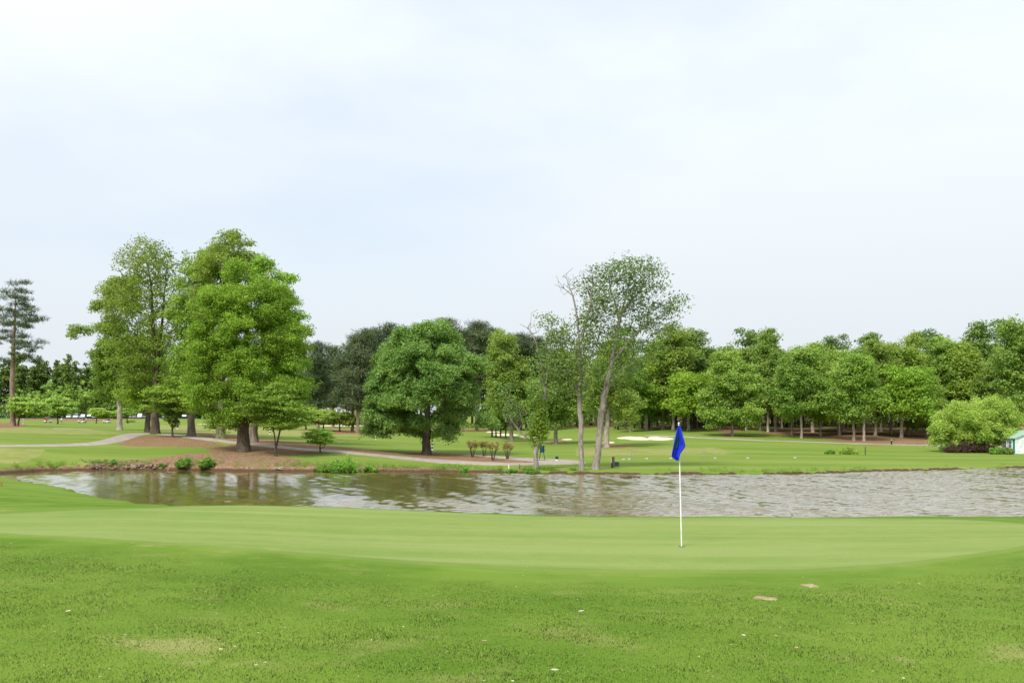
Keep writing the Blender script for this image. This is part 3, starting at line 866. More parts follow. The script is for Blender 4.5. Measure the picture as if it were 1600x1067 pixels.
tree('dogwood_tree', 'light green dogwood with twin leaning trunks beside the thick oak', (432, 704, 74.5),
     [(425,625,40,18),(450,640,36,16),(400,640,26,14),(435,608,26,9),(440,662,34,9),(405,618,18,8)], 'layer', L_DOG, B_DARK, .19, 130, 95, .17, .55, 19,
     trunks=[[(432,704),(430,680),(424,650),(420,625)],[(432,700),(437,670),(442,640),(446,620)]], crown_base=.9)
tree('dogwood_tree', 'small dogwood with flat sprays under the two leader oak', (270, 683, 93),
     [(255,612,28,8),(268,625,34,8),(245,636,26,7),(290,615,24,10),(280,640,22,8),(312,632,26,12)], 'layer', L_DOG, B_DARK, .16, 90, 90, .2, .6, 20, trunks=[[(270,683),(269,655),(268,625)]], crown_base=1.2)
tree('ivy_clad_stem', 'dark ivy bundle wrapped round a thin trunk left of the thick oak', (269.5, 683, 92.6),
     [(270,655,8,14),(268,638,7,16),(274,662,6,6)], 'oak', L_DARK, B_DARK, .12, 44, 70, .18, .32, 21, trunks=[[(269.5,683),(269,650),(268,630)]], crown_base=1.0, cat='ivy')
tree('dogwood_tree', 'little umbrella shaped dogwood on the grass by the path', (501, 710, 77.5),
     [(498,677,20,5),(488,682,14,4),(512,684,12,4),(500,690,17,4),(497,672,10,3)], 'layer', L_DOG, B_DARK, .11, 60, 60, .14, .32, 22,
     trunks=[[(501,710),(502,701),(498,693),(500,680)],[(502,702),(508,698),(510,688)]], crown_base=.5)
G2 = 'round dogwoods by the far car park'
DOG = tree('dogwood_tree', 'round lime dogwood just right of the lone pine', (28, 661, 128), [(44,636,24,11),(36,628,16,7),(56,643,18,8)], 'layer', L_LIME, B_DARK, .22, 70, 90, .3, .75, 23, group=G2, crown_base=1.2)
tree('dogwood_tree', 'palest lime dogwood with flat sprays right of the lone pine', (90, 656, 205), [(90,630,20,10),(90,640,24,7),(88,622,9,5)], 'layer', L_LIME, B_DARK, .25, 70, 90, .42, 1.0, 24, group=G2, crown_base=1.2)
copy_tree(DOG, 'dull dogwood farthest from the lone pine, near the carts', 150, 260, (1.2, 1.2, 1.1), 1.2)
copy_tree(DOG, 'dogwood mostly hidden behind the pale oak trunk', 200, 262, (1.2, 1.2, 1.1), 3.0)
# ---- willow oak in the middle
willow = tree('willow_oak_tree', 'large round willow oak with drooping branches over a straw bed', (666, 712, 83),
     [(665,545,62,44),(620,590,46,50),(715,590,44,52),(665,610,80,56),(595,635,30,34),(735,632,28,36),(625,660,46,22),(710,655,46,22),(650,525,30,20),(690,525,34,22),(668,570,60,40),(598,664,26,18),(742,660,22,18),(668,668,64,16)], 'willow', L_WIL, B_DARK, .62, 560, 130, .30, .62, 30,
     trunks=[[(666,712),(666,690),(667,650),(668,600),(666,540)]], mind=.55, shell=.62, crown_base=1.7, twig=.014)
willow.scale = (1.09, 1.09, 1.01)
# ---- trees by the far shore, centre
dying = tree('dying_tree', 'half dead tree with ivy on its lower trunk at the water edge', (836, 738, 67),
     [(855,560,24,26),(870,525,20,22),(840,650,14,14),(832,668,12,10),(848,610,20,26),(800,640,18,16),(870,590,20,30),(855,500,14,14),(790,612,14,16)], 'oak', L_SPARSE, B_SYC, .32, 115, 34, .17, .45, 31,
     trunks=[[(836,738),(838,700),(845,660),(852,610),(858,560),(862,520),(864,492)],[(838,692),(815,680),(800,662),(792,640)],[(852,610),(842,560),(838,525),(826,510),(812,506)]], bare=[(835,510,24,30,30),(805,640,26,28,26)], thin=True, crown_base=1.3, twig=.016)
def ivy(root, Y, pts, rad, n, seed):
    r = np.random.default_rng(seed); q = np.array([tuple(W(px, py, Y) - root.location) for px, py in pts])
    t = np.linspace(0, 1, len(q)); k = r.random(n) ** .8
    c = np.column_stack([np.interp(k, t, q[:, j]) for j in range(3)])
    a = r.uniform(0, 2 * math.pi, n); R_ = np.interp(k, np.linspace(0, 1, len(rad)), rad) * r.uniform(.5, 1.1, n)
    c[:, 0] += np.cos(a) * R_; c[:, 1] += np.sin(a) * R_
    V, Fq, tn, _ = leaves(c, 26, .16, 1.0, .15, r, aspect=.65, up_bias=.2)
    mesh_np('ivy', V, Fq, L_OAK, root, smooth=False, attrs={'tint': tn})
ivy(dying, 67, [(837,700),(841,676),(844,655),(848,625)], [.16, .55, .50, .30, .15], 120, 611)
tree('sycamore_tree', 'tall straight pale tree with dead twiggy top by the water', (908, 738, 66.3),
     [(905,540,26,34),(890,570,30,30),(920,500,22,30),(935,470,18,26),(905,600,22,24),(880,530,16,26),(915,450,12,20)], 'oak', L_SPARSE, B_SYC, .34, 130, 34, .18, .50, 32,
     trunks=[[(908,738),(908,680),(905,620),(906,560),(904,510),(897,465),(886,438)],[(905,545),(920,490),(928,440),(926,420)],[(906,560),(892,530),(880,500)]], bare=[(890,440,26,22,46),(922,432,22,20,26)], thin=True, crown_base=4.5, twig=.016)
tree('sycamore_tree', 'leaning pale tree with broad open crown, tallest by the water', (930, 736, 67),
     [(985,425,52,22),(950,430,28,20),(1010,440,34,22),(1040,480,30,18),(1055,470,18,12),(970,470,44,26),(1000,500,30,20),(1030,510,30,16),(960,530,34,26),(985,560,30,24),(940,500,20,26),(1015,545,24,18),(950,580,30,24)], 'oak', L_SPARSE, B_SYC, .44, 240, 40, .17, .50, 33,
     trunks=[[(930,736),(937,680),(944,620),(955,570),(964,520),(972,480),(985,440),(990,415)],[(957,565),(985,530),(1010,505),(1035,492),(1060,478)],[(968,500),(958,470),(952,440)],[(972,485),(1000,455),(1015,430)]], bare=[(1040,510,36,22,20)], thin=True, crown_base=6.0, mind=.6, twig=.018)
tree('sycamore_tree', 'straight pale trunk behind the leaning tree at the water', (948, 699, 106),
     [(955,590,34,44),(975,640,24,30),(935,620,24,34),(965,545,30,30)], 'oak', L_POP, B_PALE, .52, 130, 70, .28, .9, 34, crown_base=3)
tree('poplar_tree', 'leafy tree with pale trunk left of the tall straight pale tree', (868, 692, 115),
     [(868,620,32,38),(880,575,26,34),(855,650,22,20),(895,640,22,26)], 'oak', L_POP, B_GREY, .45, 150, 95, .30, .95, 35, crown_base=2.5)
tree('poplar_tree', 'slender tree just right of the round willow oak', (799, 689, 122),
     [(790,540,18,30),(795,590,30,40),(800,630,30,26),(785,560,22,24),(815,600,20,30)], 'oak', L_POP, B_GREY, .5, 150, 95, .30, .95, 36, crown_base=3)
G3 = 'small dark trees right of the willow oak'
SM = tree('holly_tree', 'small dark tree nearest the willow oak', (769, 683, 140), [(768,655,14,16),(765,640,10,10)], 'oak', L_DARK, B_DARK, .22, 50, 90, .35, .8, 37, group=G3, crown_base=1.2)
copy_tree(SM, 'small dark tree, second from the willow oak', 775, 138, (.9, .9, 1.0), 1.7)
copy_tree(SM, 'small dark tree, third from the willow oak', 782, 136, (1, 1, .95), 3.1)
copy_tree(SM, 'small dark tree close by the slender tree trunk', 790, 131, (.9, .9, 1.1), 4.4)

# ---- pines behind the willow oak
G4 = 'dark pines behind the willow oak'
PA = tree('pine_tree', 'dark pine with bare trunk left of the willow oak', (551, 681, 150), [(551,548,10,11),(537,566,13,9),(564,572,13,9),(546,588,17,9),(562,606,15,8),(540,614,13,8),(552,632,15,7)], 'pine', L_PINE, B_PINE, .45, 105, 130, .8, 1.15, 40, group=G4, limb=.75, up=.1, trunk_top=.95)
PB = tree('pine_tree', 'tallest dark pine showing over the willow oak', (700, 678, 165), [(698,508,13,10),(682,522,13,9),(716,525,14,10),(698,540,20,9),(688,560,15,9),(715,566,15,9),(700,586,16,8)], 'pine', L_PINE, B_PINE, .5, 105, 130, .85, 1.2, 41, group=G4, limb=.75, up=.1, trunk_top=.95)
for px, Y, s, rz, src, lb in [
    (559, 148, (1.0, 1.0, 1.08), 2.0, PA, 'dark pine, second trunk left of the willow oak'),
    (571, 149, (1.0, 1.0, 1.14), 4.0, PA, 'dark pine whose trunk nearly touches the willow oak foliage'),
    (497, 175, (1.1, 1.1, 1.12), 1.0, PA, 'dark pine just right of the big bright oak'),
    (520, 190, (1.2, 1.2, 1.14), 2.8, PA, 'dark pine over the grey roof'),
    (585, 170, (1.1, 1.1, 1.28), 5.0, PA, 'dark pine with top meeting the willow oak outline on its left'),
    (608, 172, (1.1, 1.1, 1.36), 0.4, PA, 'dark pine peeking over the left shoulder of the willow oak'),
    (745, 175, (1.05, 1.05, 1.02), 2.2, PB, 'dark pine over the right shoulder of the willow oak'),
    (765, 180, (1.0, 1.0, .98), 3.7, PB, 'dark pine between willow oak and the slender tree'),
    (812, 185, (1.1, 1.1, .95), 5.2, PB, 'dark pine behind the half dead tree'),
    (838, 190, (1.1, 1.1, .93), 1.3, PB, 'dark pine with rounded top left of the pale straight tree'),
    (955, 190, (1.2, 1.2, .84), .9, PB, 'dark pine seen through the leaning tree')]:
    copy_tree(src, lb, px, Y, s, rz)
G5 = 'dogwoods under the pines'
DA = tree('dogwood_tree', 'spreading dogwood in front of the grey roofed house', (531, 676, 150), [(530,652,22,8),(515,656,16,6),(545,658,16,6)], 'layer', L_POP, B_DARK, .2, 60, 90, .3, .75, 43, group=G5, crown_base=1.2)
copy_tree(DA, 'dogwood below the dark pine right of the big bright oak', 505, 155, (1, 1, 1.1), 2)
copy_tree(DA, 'dogwood farther left half hidden by the big bright oak', 478, 158, (1, 1, 1.1), 4)

# ---- the wood on the right
G6 = 'hardwoods along the edge of the right wood'
def pop(label, base, lobes, leaf=L_POP, bark=B_PALE, n=150, seed=50, r0=.32, **k):
    return tree('hardwood_tree', label, base, lobes, 'oak', leaf, bark, r0, n, k.pop('per', 85), k.pop('size', .34), k.pop('spread', 1.0), seed, group=G6, **k)
T1 = pop('broad full tree with low skirt right of the flag', (1144, 683, 133), [(1144,600,36,38),(1118,628,22,26),(1170,622,24,30),(1136,566,22,18),(1145,652,42,14),(1158,580,20,20),(1112,655,14,10)], n=230, seed=51, crown_base=1.2)
T2 = pop('tree on a bare white trunk left of the small pale stemmed pair', (1252, 684, 131), [(1246,590,26,34),(1234,622,20,18),(1268,612,20,28),(1258,556,16,16),(1230,585,14,20),(1250,640,24,10)], n=170, seed=52, crown_base=3)
T3 = pop('tree with pale trunk, left one of the pair above the path', (1334, 686, 129), [(1326,596,20,34),(1312,628,20,20),(1342,572,14,20),(1345,615,16,22),(1330,645,22,10)], n=150, seed=53, crown_base=3)
T4 = pop('yellowish thin tree, right one of the pair above the path', (1350, 687, 128), [(1350,590,16,28),(1356,625,20,20),(1344,566,9,12),(1340,610,12,18)], leaf=L_OAKY, n=110, per=60, seed=54, crown_base=2.5)
T5 = pop('low bright tree left of the pair above the path', (1311, 679, 140), [(1303,622,20,24),(1294,645,16,14),(1320,640,16,18),(1310,603,10,12)], leaf=L_OAK, n=120, seed=55, crown_base=1.5)
T6 = pop('dark topped tall tree left of the pair above the path', (1358, 674, 160), [(1362,540,14,18),(1350,568,18,22),(1372,572,16,24),(1358,600,22,30),(1380,600,10,18),(1342,600,10,16)], leaf=L_DARK, bark=B_DARK, n=170, size=.4, spread=1.2, seed=56)
T7 = pop('slim pointed tree right of the pair above the path', (1377, 678, 150), [(1376,560,9,18),(1378,590,15,24),(1372,620,18,20),(1386,630,14,18)], n=120, seed=57, crown_base=2)
for src, px, Y, s, rz, lb in [
    (T2, 985, 148, (1.0,1.0,.95), 1.0, 'tree just right of the straight trunk behind the leaning tree'),
    (T1, 1018, 156, (.85,.85,1.18), 2.0, 'tree above the left lobe of the two lobed bunker'),
    (T7, 1052, 150, (1.5,1.5,1.2), 3.0, 'tree directly behind the flag'),
    (T6, 1085, 158, (1.1,1.1,1.02), .5, 'dark tree between the flag and the broad full tree'),
    (T2, 1108, 165, (1.1,1.1,1.12), 4.0, 'tall tree behind the left side of the broad full tree'),
    (T6, 1175, 165, (1.1,1.1,1.05), 2.4, 'tall dark tree behind the right side of the broad full tree'),
    (T7, 1200, 145, (1.1,1.1,1.15), 5.0, 'tree right of the broad full tree, over a brown bank'),
    (T5, 1237, 139, (.9,.9,1.0), 1.6, 'small pale stem left of the bare white trunk'),
    (T2, 1222, 158, (1.0,1.0,1.05), 2.9, 'tree behind and left of the bare white trunk'),
    (T1, 1283, 150, (.7,.7,1.08), .8, 'tree between bare white trunk and the low bright tree'),
    (T6, 1300, 165, (1,1,.98), 4.4, 'dark tree behind the low bright tree'),
    (T5, 1282, 137, (.8,.8,.95), 3.9, 'slight tree with twin pale stems left of the low bright tree'),
    (T7, 1392, 144, (1.1,1.1,1.0), .6, 'tree with dark trunk right of the pair above the path'),
    (T5, 1408, 136, (1.3,1.3,1.25), 2.2, 'middle tree between the pair and the lime weeping tree'),
    (T7, 1428, 150, (1.0,1.0,1.15), 5.3, 'tall tree with notched top left of the lime weeping tree'),
    (T6, 1452, 160, (1.1,1.1,1.02), 3.3, 'dark tree behind the left edge of the lime weeping tree'),
    (T1, 1448, 140, (.7,.7,.85), 1.9, 'tree whose foot meets the left edge of the lime weeping tree'),
    (T2, 1492, 148, (1.05,1.05,1.08), .3, 'tree rising behind the left half of the lime weeping tree'),
    (T6, 1530, 155, (1.35,1.35,1.12), 4.9, 'tallest dark green tree over the lime weeping tree'),
    (T1, 1560, 142, (.9,.9,1.12), 3.5, 'tree rising behind the right half of the lime weeping tree'),
    (T4, 1036, 152, (1.3,1.3,1.25), 1.1, 'thin yellowish tree over the right lobe of the two lobed bunker'),
    (T7, 1068, 160, (1.4,1.4,1.16), 2.3, 'narrow tall tree between the flag and the dark tree'),
    (T4, 1126, 152, (1.2,1.2,1.14), 3.0, 'thin yellowish tree poking over the broad full tree'),
    (T3, 1166, 150, (1.1,1.1,1.12), 4.1, 'tree leaning out behind the right skirt of the broad full tree'),
    (T4, 1212, 147, (1.2,1.2,1.18), 5.1, 'thin yellowish tree midway between broad full tree and bare white trunk'),
    (T7, 1270, 146, (1.4,1.4,1.0), .2, 'narrow tree just right of the bare white trunk'),
    (T3, 1318, 152, (1.2,1.2,1.12), 1.9, 'tree filling the gap over the low bright tree'),
    (T7, 1368, 140, (1.3,1.3,1.02), 3.2, 'narrow tree touching the yellowish thin tree of the pair'),
    (T4, 1418, 144, (1.3,1.3,1.12), .9, 'thin yellowish tree left of the notched tall tree'),
    (T5, 1350, 142, (1.1,1.1,1.0), 5.5, 'low leafy tree behind the feet of the pair above the path'),
    (T7, 1470, 150, (1.5,1.5,1.1), 2.1, 'narrow tall tree over the left shoulder of the lime weeping tree'),
    (T4, 1512, 146, (1.4,1.4,1.2), 4.6, 'thin yellowish tree over the middle of the lime weeping tree'),
    (T5, 1010, 150, (1.2,1.2,1.0), .4, 'low leafy tree behind the left end of the two lobed bunker'),
    (T5, 1075, 146, (1.3,1.3,1.1), 1.4, 'low leafy tree just right of the flag top'),
    (T5, 1188, 150, (1.2,1.2,1.1), 2.7, 'low leafy tree tucked under the right skirt of the broad full tree'),
    (T3, 1600, 128, (1.3,1.3,1.45), 2.6, 'tall tree cut by the right edge of the picture')]:
    copy_tree(src, lb, px, Y, s, rz)
tree('weeping_tree', 'wide lime green weeping tree beside the small white shed', (1508, 704, 104),
     [(1520,650,50,26),(1480,665,30,22),(1565,660,34,26),(1530,635,36,20),(1525,680,56,16),(1465,682,16,14),(1585,672,20,18),(1560,632,20,10)], 'willow', L_LIME, B_DARK, .30, 300, 120, .32, .7, 70, mind=.62, shell=.6,
     trunks=[[(1508,704),(1502,690),(1495,672),(1490,655)],[(1508,703),(1525,690),(1535,670),(1540,650)],[(1512,700),(1545,690),(1560,670)]], crown_base=.9, flat=.8)

# ---- far backdrop woods: uncountable masses
def wood_mass(name, label, spans, leaf, seed, size=.55, per_m=85, cat='wood'):
    r = np.random.default_rng(seed)
    cl = []; TV = []; TF = []; off = 0
    for (p0, p1, Y, top0, top1, cnt) in spans:
        for _ in range(cnt):
            px = r.uniform(p0, p1); y = Y + r.uniform(-9, 14)
            x = (px - HX) / F * y; zg = gz(x, y)
            t = (px - p0) / (p1 - p0)
            ztop = CZ - ((top0 + (top1 - top0) * t) - HY) / F * Y + r.normal(0, 1.5)
            h = max(4, ztop - zg)
            w = r.uniform(1.8, 3.0)
            k = int(per_m * h / 14 * .35)
            q = r.normal(0, 1, (k, 3)); q /= np.linalg.norm(q, axis=1)[:, None]
            q *= (r.random(k) ** .45)[:, None]
            q[:, :2] *= (1.15 - .35 * q[:, 2])[:, None]
            lo = r.uniform(.0, .12)
            cl.append(np.column_stack([x + q[:, 0] * w, y + q[:, 1] * w, zg + h * (lo + (1 - lo) * (.5 + .5 * q[:, 2]))]))
            P = np.array([(x, y, zg - .2), (x, y, zg + h * .4), (x + r.normal(0, .2), y, zg + h * .85)])
            v, f = tubes(P, np.array([-1, 0, 1]), np.array([.22, .17, .05]))
            TV.append(v); TF.append(f + off); off += len(v)
    cl = np.vstack(cl)
    V, Fq, tint, idx = leaves(cl, 17, .75, .7, size * 1.25, r, aspect=.75, tri=True)
    NLEAF[0] += len(Fq)
    root = empty(name, (0, 0, 0)); tag(root, label, cat, kind='stuff')
    tag(mesh_np('crowns', V, Fq, leaf, root, smooth=False, attrs={'tint': tint}), kind='stuff')
    tag(mesh_np('trunks', np.vstack(TV), np.vstack(TF), B_DARK, root), kind='stuff')
wood_mass('woodland', 'deep green wood closing the view on the right', [(960,1640,168,562,556,130),(880,1640,205,550,536,70),(1600,1900,150,520,500,24)], L_POP, 81, .42)
wood_mass('woodland', 'dark wood behind the willow oak and pines', [(470,620,235,560,530,30),(600,900,235,540,545,46),(760,960,185,590,600,24)], L_DARK, 82)
wood_mass('woodland', 'distant dark wood behind the car park on the left', [(-260,330,410,556,560,110),(130,480,430,570,575,44)], L_DARK, 83, .9)
wood_mass('woodland', 'lighter leafy trees along the far side of the car park', [(-260,330,396,608,600,60),(-300,520,470,578,582,60)], L_POP, 84, .8)
print('leaf quads', NLEAF[0])

# ------------------------------------------------------------------ shrubs and weeds
def shrub(name, label, px, py, w, h, leaf, n, per, size, seed, Y=None, group=None, cat='shrub', spread=None, stems=True, sink=.0):
    p = spot(px, py, Y=Y)
    s = p.y / F
    r = np.random.default_rng(seed)
    root = empty(name, p); tag(root, label, cat, group)
    W_, H_ = w * s, h * s
    q = r.normal(0, 1, (n, 3)); q /= np.linalg.norm(q, axis=1)[:, None]; q *= (r.random(n) ** .4)[:, None]
    hv = H_ * r.uniform(.35, 1.0, n) * (1 - .55 * (q[:, 0] ** 2 + q[:, 1] ** 2))
    cl = np.column_stack([q[:, 0] * W_, q[:, 1] * W_ * .8, hv * np.clip(.75 + .4 * q[:, 2], .15, 1.1)])
    V, Fq, t, _ = leaves(cl, per, spread or min(W_, H_) * .24, .9, size, r, aspect=.4, radial=True, up_bias=.3)
    V[:, 2] = np.maximum(V[:, 2], -.05)
    mesh_np('foliage', V, Fq, leaf, root, smooth=False, attrs={'tint': t})
    if stems:
        bm = bmesh.new()
        for k in range(6):
            e = cl[k % len(cl)]
            cyl(bm, (e[0] * .15, e[1] * .15, -.08), e, .02, .008, 5)
        mesh_bm('stem', bm, B_DARK, root)
    return root
G7 = 'weedy shrubs along the far bank'
for i, (px, py, w, h, n, lb) in enumerate([
    (287,733,13,15,40,'dark leafy shrub at the waterline, left one of a pair on the clay bank'),
    (324,733,12,17,40,'leafy shrub at the waterline, right one of a pair on the clay bank'),
    (538,737,25,20,90,'largest bushy shrub on the bank below the little umbrella dogwood'),
    (505,737,14,9,30,'low green clump left of the largest bank shrub'),
    (575,738,14,9,26,'thin grassy clump right of the largest bank shrub'),
    (727,738,8,6,18,'small tuft at the waterline below the willow oak'),
    (800,739,10,5,16,'low weeds near the short white post'),
    (830,741,12,7,26,'dark weeds at the foot of the half dead tree'),
    (178,727,6,7,12,'small weed among the bank stones'),
    (254,731,7,6,14,'weed at the right end of the bank stones')]):
    shrub('bank_shrub', lb, px, py, w, h, L_WEED, n, 60, .16, 100 + i, group=G7)
G8 = 'pruned multi stem shrubs on the straw bed'
for i, (px, py, w, h, lb) in enumerate([(738,714,8,24,'pruned bare stemmed shrub nearest the willow oak'),(756,713,8,23,'pruned bare stemmed shrub, second from the willow oak'),
                                        (770.5,719.5,8,28,'pruned bare stemmed shrub closest to the path'),(793,717,8,24,'pruned bare stemmed shrub farthest from the willow oak')]):
    p = spot(px, py); s = p.y / F; r = np.random.default_rng(200 + i)
    root = empty('pruned_shrub', p); tag(root, lb, 'shrub', G8)
    cl = []
    for k in range(7):
        a = k * 2 * math.pi / 7 + r.uniform(-.3, .3); rr = w * s * r.uniform(.55, 1.0)
        e = Vector((math.cos(a) * rr, math.sin(a) * rr, h * s * r.uniform(.62, .82)))
        bm = bmesh.new(); cyl(bm, (math.cos(a) * .06, math.sin(a) * .06, -.05), e * .55, .03, .024, 6); cyl(bm, e * .55, e, .024, .018, 6)
        mesh_bm('stem', bm, B_DARK, root)
        cl.append(e + Vector((0, 0, .08))); cl.append(e * 1.02 + Vector((r.normal() * .08, r.normal() * .08, .22)))
    V, Fq, t, _ = leaves(np.array([tuple(v) for v in cl]), 55, .13, .9, .11, r, aspect=.5)
    mesh_np('foliage', V, Fq, L_BRONZE, root, smooth=False, attrs={'tint': t})
G9 = 'dark red hedge bushes beside the shed'
for i, (px, w, h) in enumerate([(1488,10,13),(1505,11,17),(1522,11,18),(1539,11,17),(1552,9,14)]):
    shrub('red_hedge_bush', ['low dark red bush at the left end of the hedge','dark red hedge bush, second from the left end','dark red hedge bush in the middle of the row','dark red hedge bush, second from the shed','dark red hedge bush nearest the shed'][i],
          px, 708, w, h, L_RED, 60, 70, .16, 300 + i, Y=101.5, group=G9)
shrub('topiary_bush', 'flat topped bush with bare stems left of the red hedge', 1477, 706, 9, 16, L_DARK, 26, 50, .16, 310, Y=102.5)
shrub('foundation_bush', 'round olive bush left of the shed window', 1556, 711.5, 9, 12, L_WEED, 44, 70, .16, 311, Y=98.5)
shrub('foundation_bush', 'dark round bush below the shed window', 1574, 712, 9, 12, L_DARK, 44, 70, .16, 312, Y=98)
shrub('range_bush', 'clipped yellow green bush on the driving range', 1326, 708, 13, 11, L_LIME, 60, 70, .16, 313, Y=94)
shrub('range_bush', 'small low weed bush left of the clipped yellow green bush', 1297, 709, 9, 6, L_WEED, 26, 50, .16, 314, Y=94)
shrub('low_bush', 'low dark bush seen between the left oak trunks', 336, 668, 9, 8, L_DARK, 30, 50, .3, 315, Y=150)
shrub('low_bush', 'pale yellow bush in front of the parked cars', 203, 657, 8, 6, L_LIME, 26, 40, .4, 316, Y=338)
def undergrowth(name, label, spans, seed, size=.38, sp=.6):
    r = np.random.default_rng(seed); cl = []
    for p0, p1, Y, hgt, cnt in spans:
        px = r.uniform(p0, p1, cnt); y = Y + r.uniform(-3, 8, cnt); x = (px - HX) / F * y
        z = ground_z(x, y) + r.random(cnt) ** 1.5 * hgt
        cl.append(np.column_stack([x, y, z]))
    V, Fq, t, _ = leaves(np.vstack(cl), 22, sp, .6, size * 1.2, r, tri=True)
    tag(mesh_np(name, V, Fq, L_DARK, smooth=False, attrs={'tint': t}), label, 'undergrowth', kind='stuff')
undergrowth('undergrowth', 'tangled low growth along the foot of the woods', [(960,1180,172,3.5,260),(1180,1640,168,3.2,380),(600,960,200,3.,260),(460,620,215,3,160)], 401)
undergrowth('undergrowth', 'dark thicket at the foot of the distant wood on the left', [(-300,480,398,6,520),(-300,480,480,12,700)], 403, 1.1, 1.5)

def bank_weeds():
    r = np.random.default_rng(402); cl = []
    for _ in range(900):
        t = r.random()
        px = r.uniform(255, 900) if t < .62 else (r.uniform(900, 1640) if t < .85 else r.uniform(20, 255))
        q = np.interp(px, *zip(*POND_PX)); Yw = CZ * F / (q - HY)
        y = Yw + .35 + abs(r.normal(0, 1.1 if 250 < px < 760 else .35)); x = (px - HX) / F * y
        if fbm(np.array([x * .5]), np.array([y * .5]))[0] < .47: continue
        z = gz(x, y)
        if z < .03: continue
        cl.append((x, y, z + r.uniform(.02, .16)))
    V, Fq, t, _ = leaves(np.array(cl), 26, .15, .8, .12, r, aspect=.22, radial=True, up_bias=.1)
    tag(mesh_np('bank_weeds', V, Fq, L_WEED, smooth=False, attrs={'tint': t}), 'ragged grass and weeds along the far waterline', 'weeds', kind='stuff')
bank_weeds()

# ------------------------------------------------------------------ stones and driftwood on the bank
def stones():
    r = np.random.default_rng(5); Vs = []; Fs = []; off = 0
    bm0 = bmesh.new(); bmesh.ops.create_icosphere(bm0, subdivisions=1, radius=1.0); bm0.verts.index_update()
    v0 = np.array([v.co[:] for v in bm0.verts]); f0 = np.array([[v.index for v in f.verts] for f in bm0.faces]); bm0.free()
    for k in range(260):
        t = r.beta(2.2, 2.0)
        px = 120 + t * 150 if k < 200 else r.uniform(60, 480)
        Y = hit(px, r.uniform(719, 734) if px < 260 else r.uniform(722, 736), 66)
        x = (px - HX) / F * Y
        s = r.uniform(.05, .20) * (1 if k < 200 else .5)
        sc_ = np.array([s * r.uniform(.8, 1.6), s * r.uniform(.7, 1.2), s * r.uniform(.4, .8)])
        a = r.uniform(0, 6.3); ca, sa = math.cos(a), math.sin(a)
        v = v0 * (1 + r.normal(0, .16, (len(v0), 1))) * sc_
        v = np.column_stack([v[:, 0] * ca - v[:, 1] * sa, v[:, 0] * sa + v[:, 1] * ca, v[:, 2]]) + np.array([x, Y, gz(x, Y) + s * .02])
        Vs.append(v); Fs.append(f0 + off); off += len(v0)
    m = sheet_material('bank_stone', (.13, .085, .055), (.30, .225, .165), 3., .01, None, (.22, .13, .08))
    tag(mesh_np('bank_stones', np.vstack(Vs), np.vstack(Fs), m, smooth=False), 'loose pale stones spilled down the red clay bank on the left', 'stones', kind='stuff')
stones()
def branchy(name, label, px, py, pts, rad, mat, cat, y0=60, Y=None, dz=0):
    p = spot(px, py, y0, Y=Y); p.z += dz
    bm = bmesh.new()
    for (a, b, r0, r1) in pts: cyl(bm, a, b, r0 * rad, r1 * rad, 7)
    o = mesh_bm(name, bm, mat, smooth=True); o.location = p
    return tag(o, label, cat)
branchy('driftwood', 'bleached driftwood branch lying on the clay bank', 432, 735, [((-.5,0,.03),(0,.05,.12),.06,.05),((0,.05,.12),(.6,.1,.28),.05,.03),((.1,.05,.13),(.45,-.1,.08),.035,.02),((.5,.1,.25),(.8,.0,.45),.03,.015)], 1, B_PALE, 'driftwood')
lg = branchy('floating_log', 'dark log floating in the pond left of the flag', 985, 747, [((-.62,0,0),(.1,.06,.01),.11,.12),((.1,.06,.01),(.62,0,-.01),.12,.08),((.2,.02,.05),(.3,-.1,.16),.03,.02)], 1, B_DARK, 'log', Y=60.4)
lg.location.z = .03
branchy('bent_stake', 'rusty orange stake leaning at the left pond edge', 1, 765, [((0,0,-.1),(.10,0,.28),.022,.018),((.03,0,.1),(-.06,0,.3),.012,.01)], 1, plain('rust', (.34, .12, .05)), 'stake', Y=44)

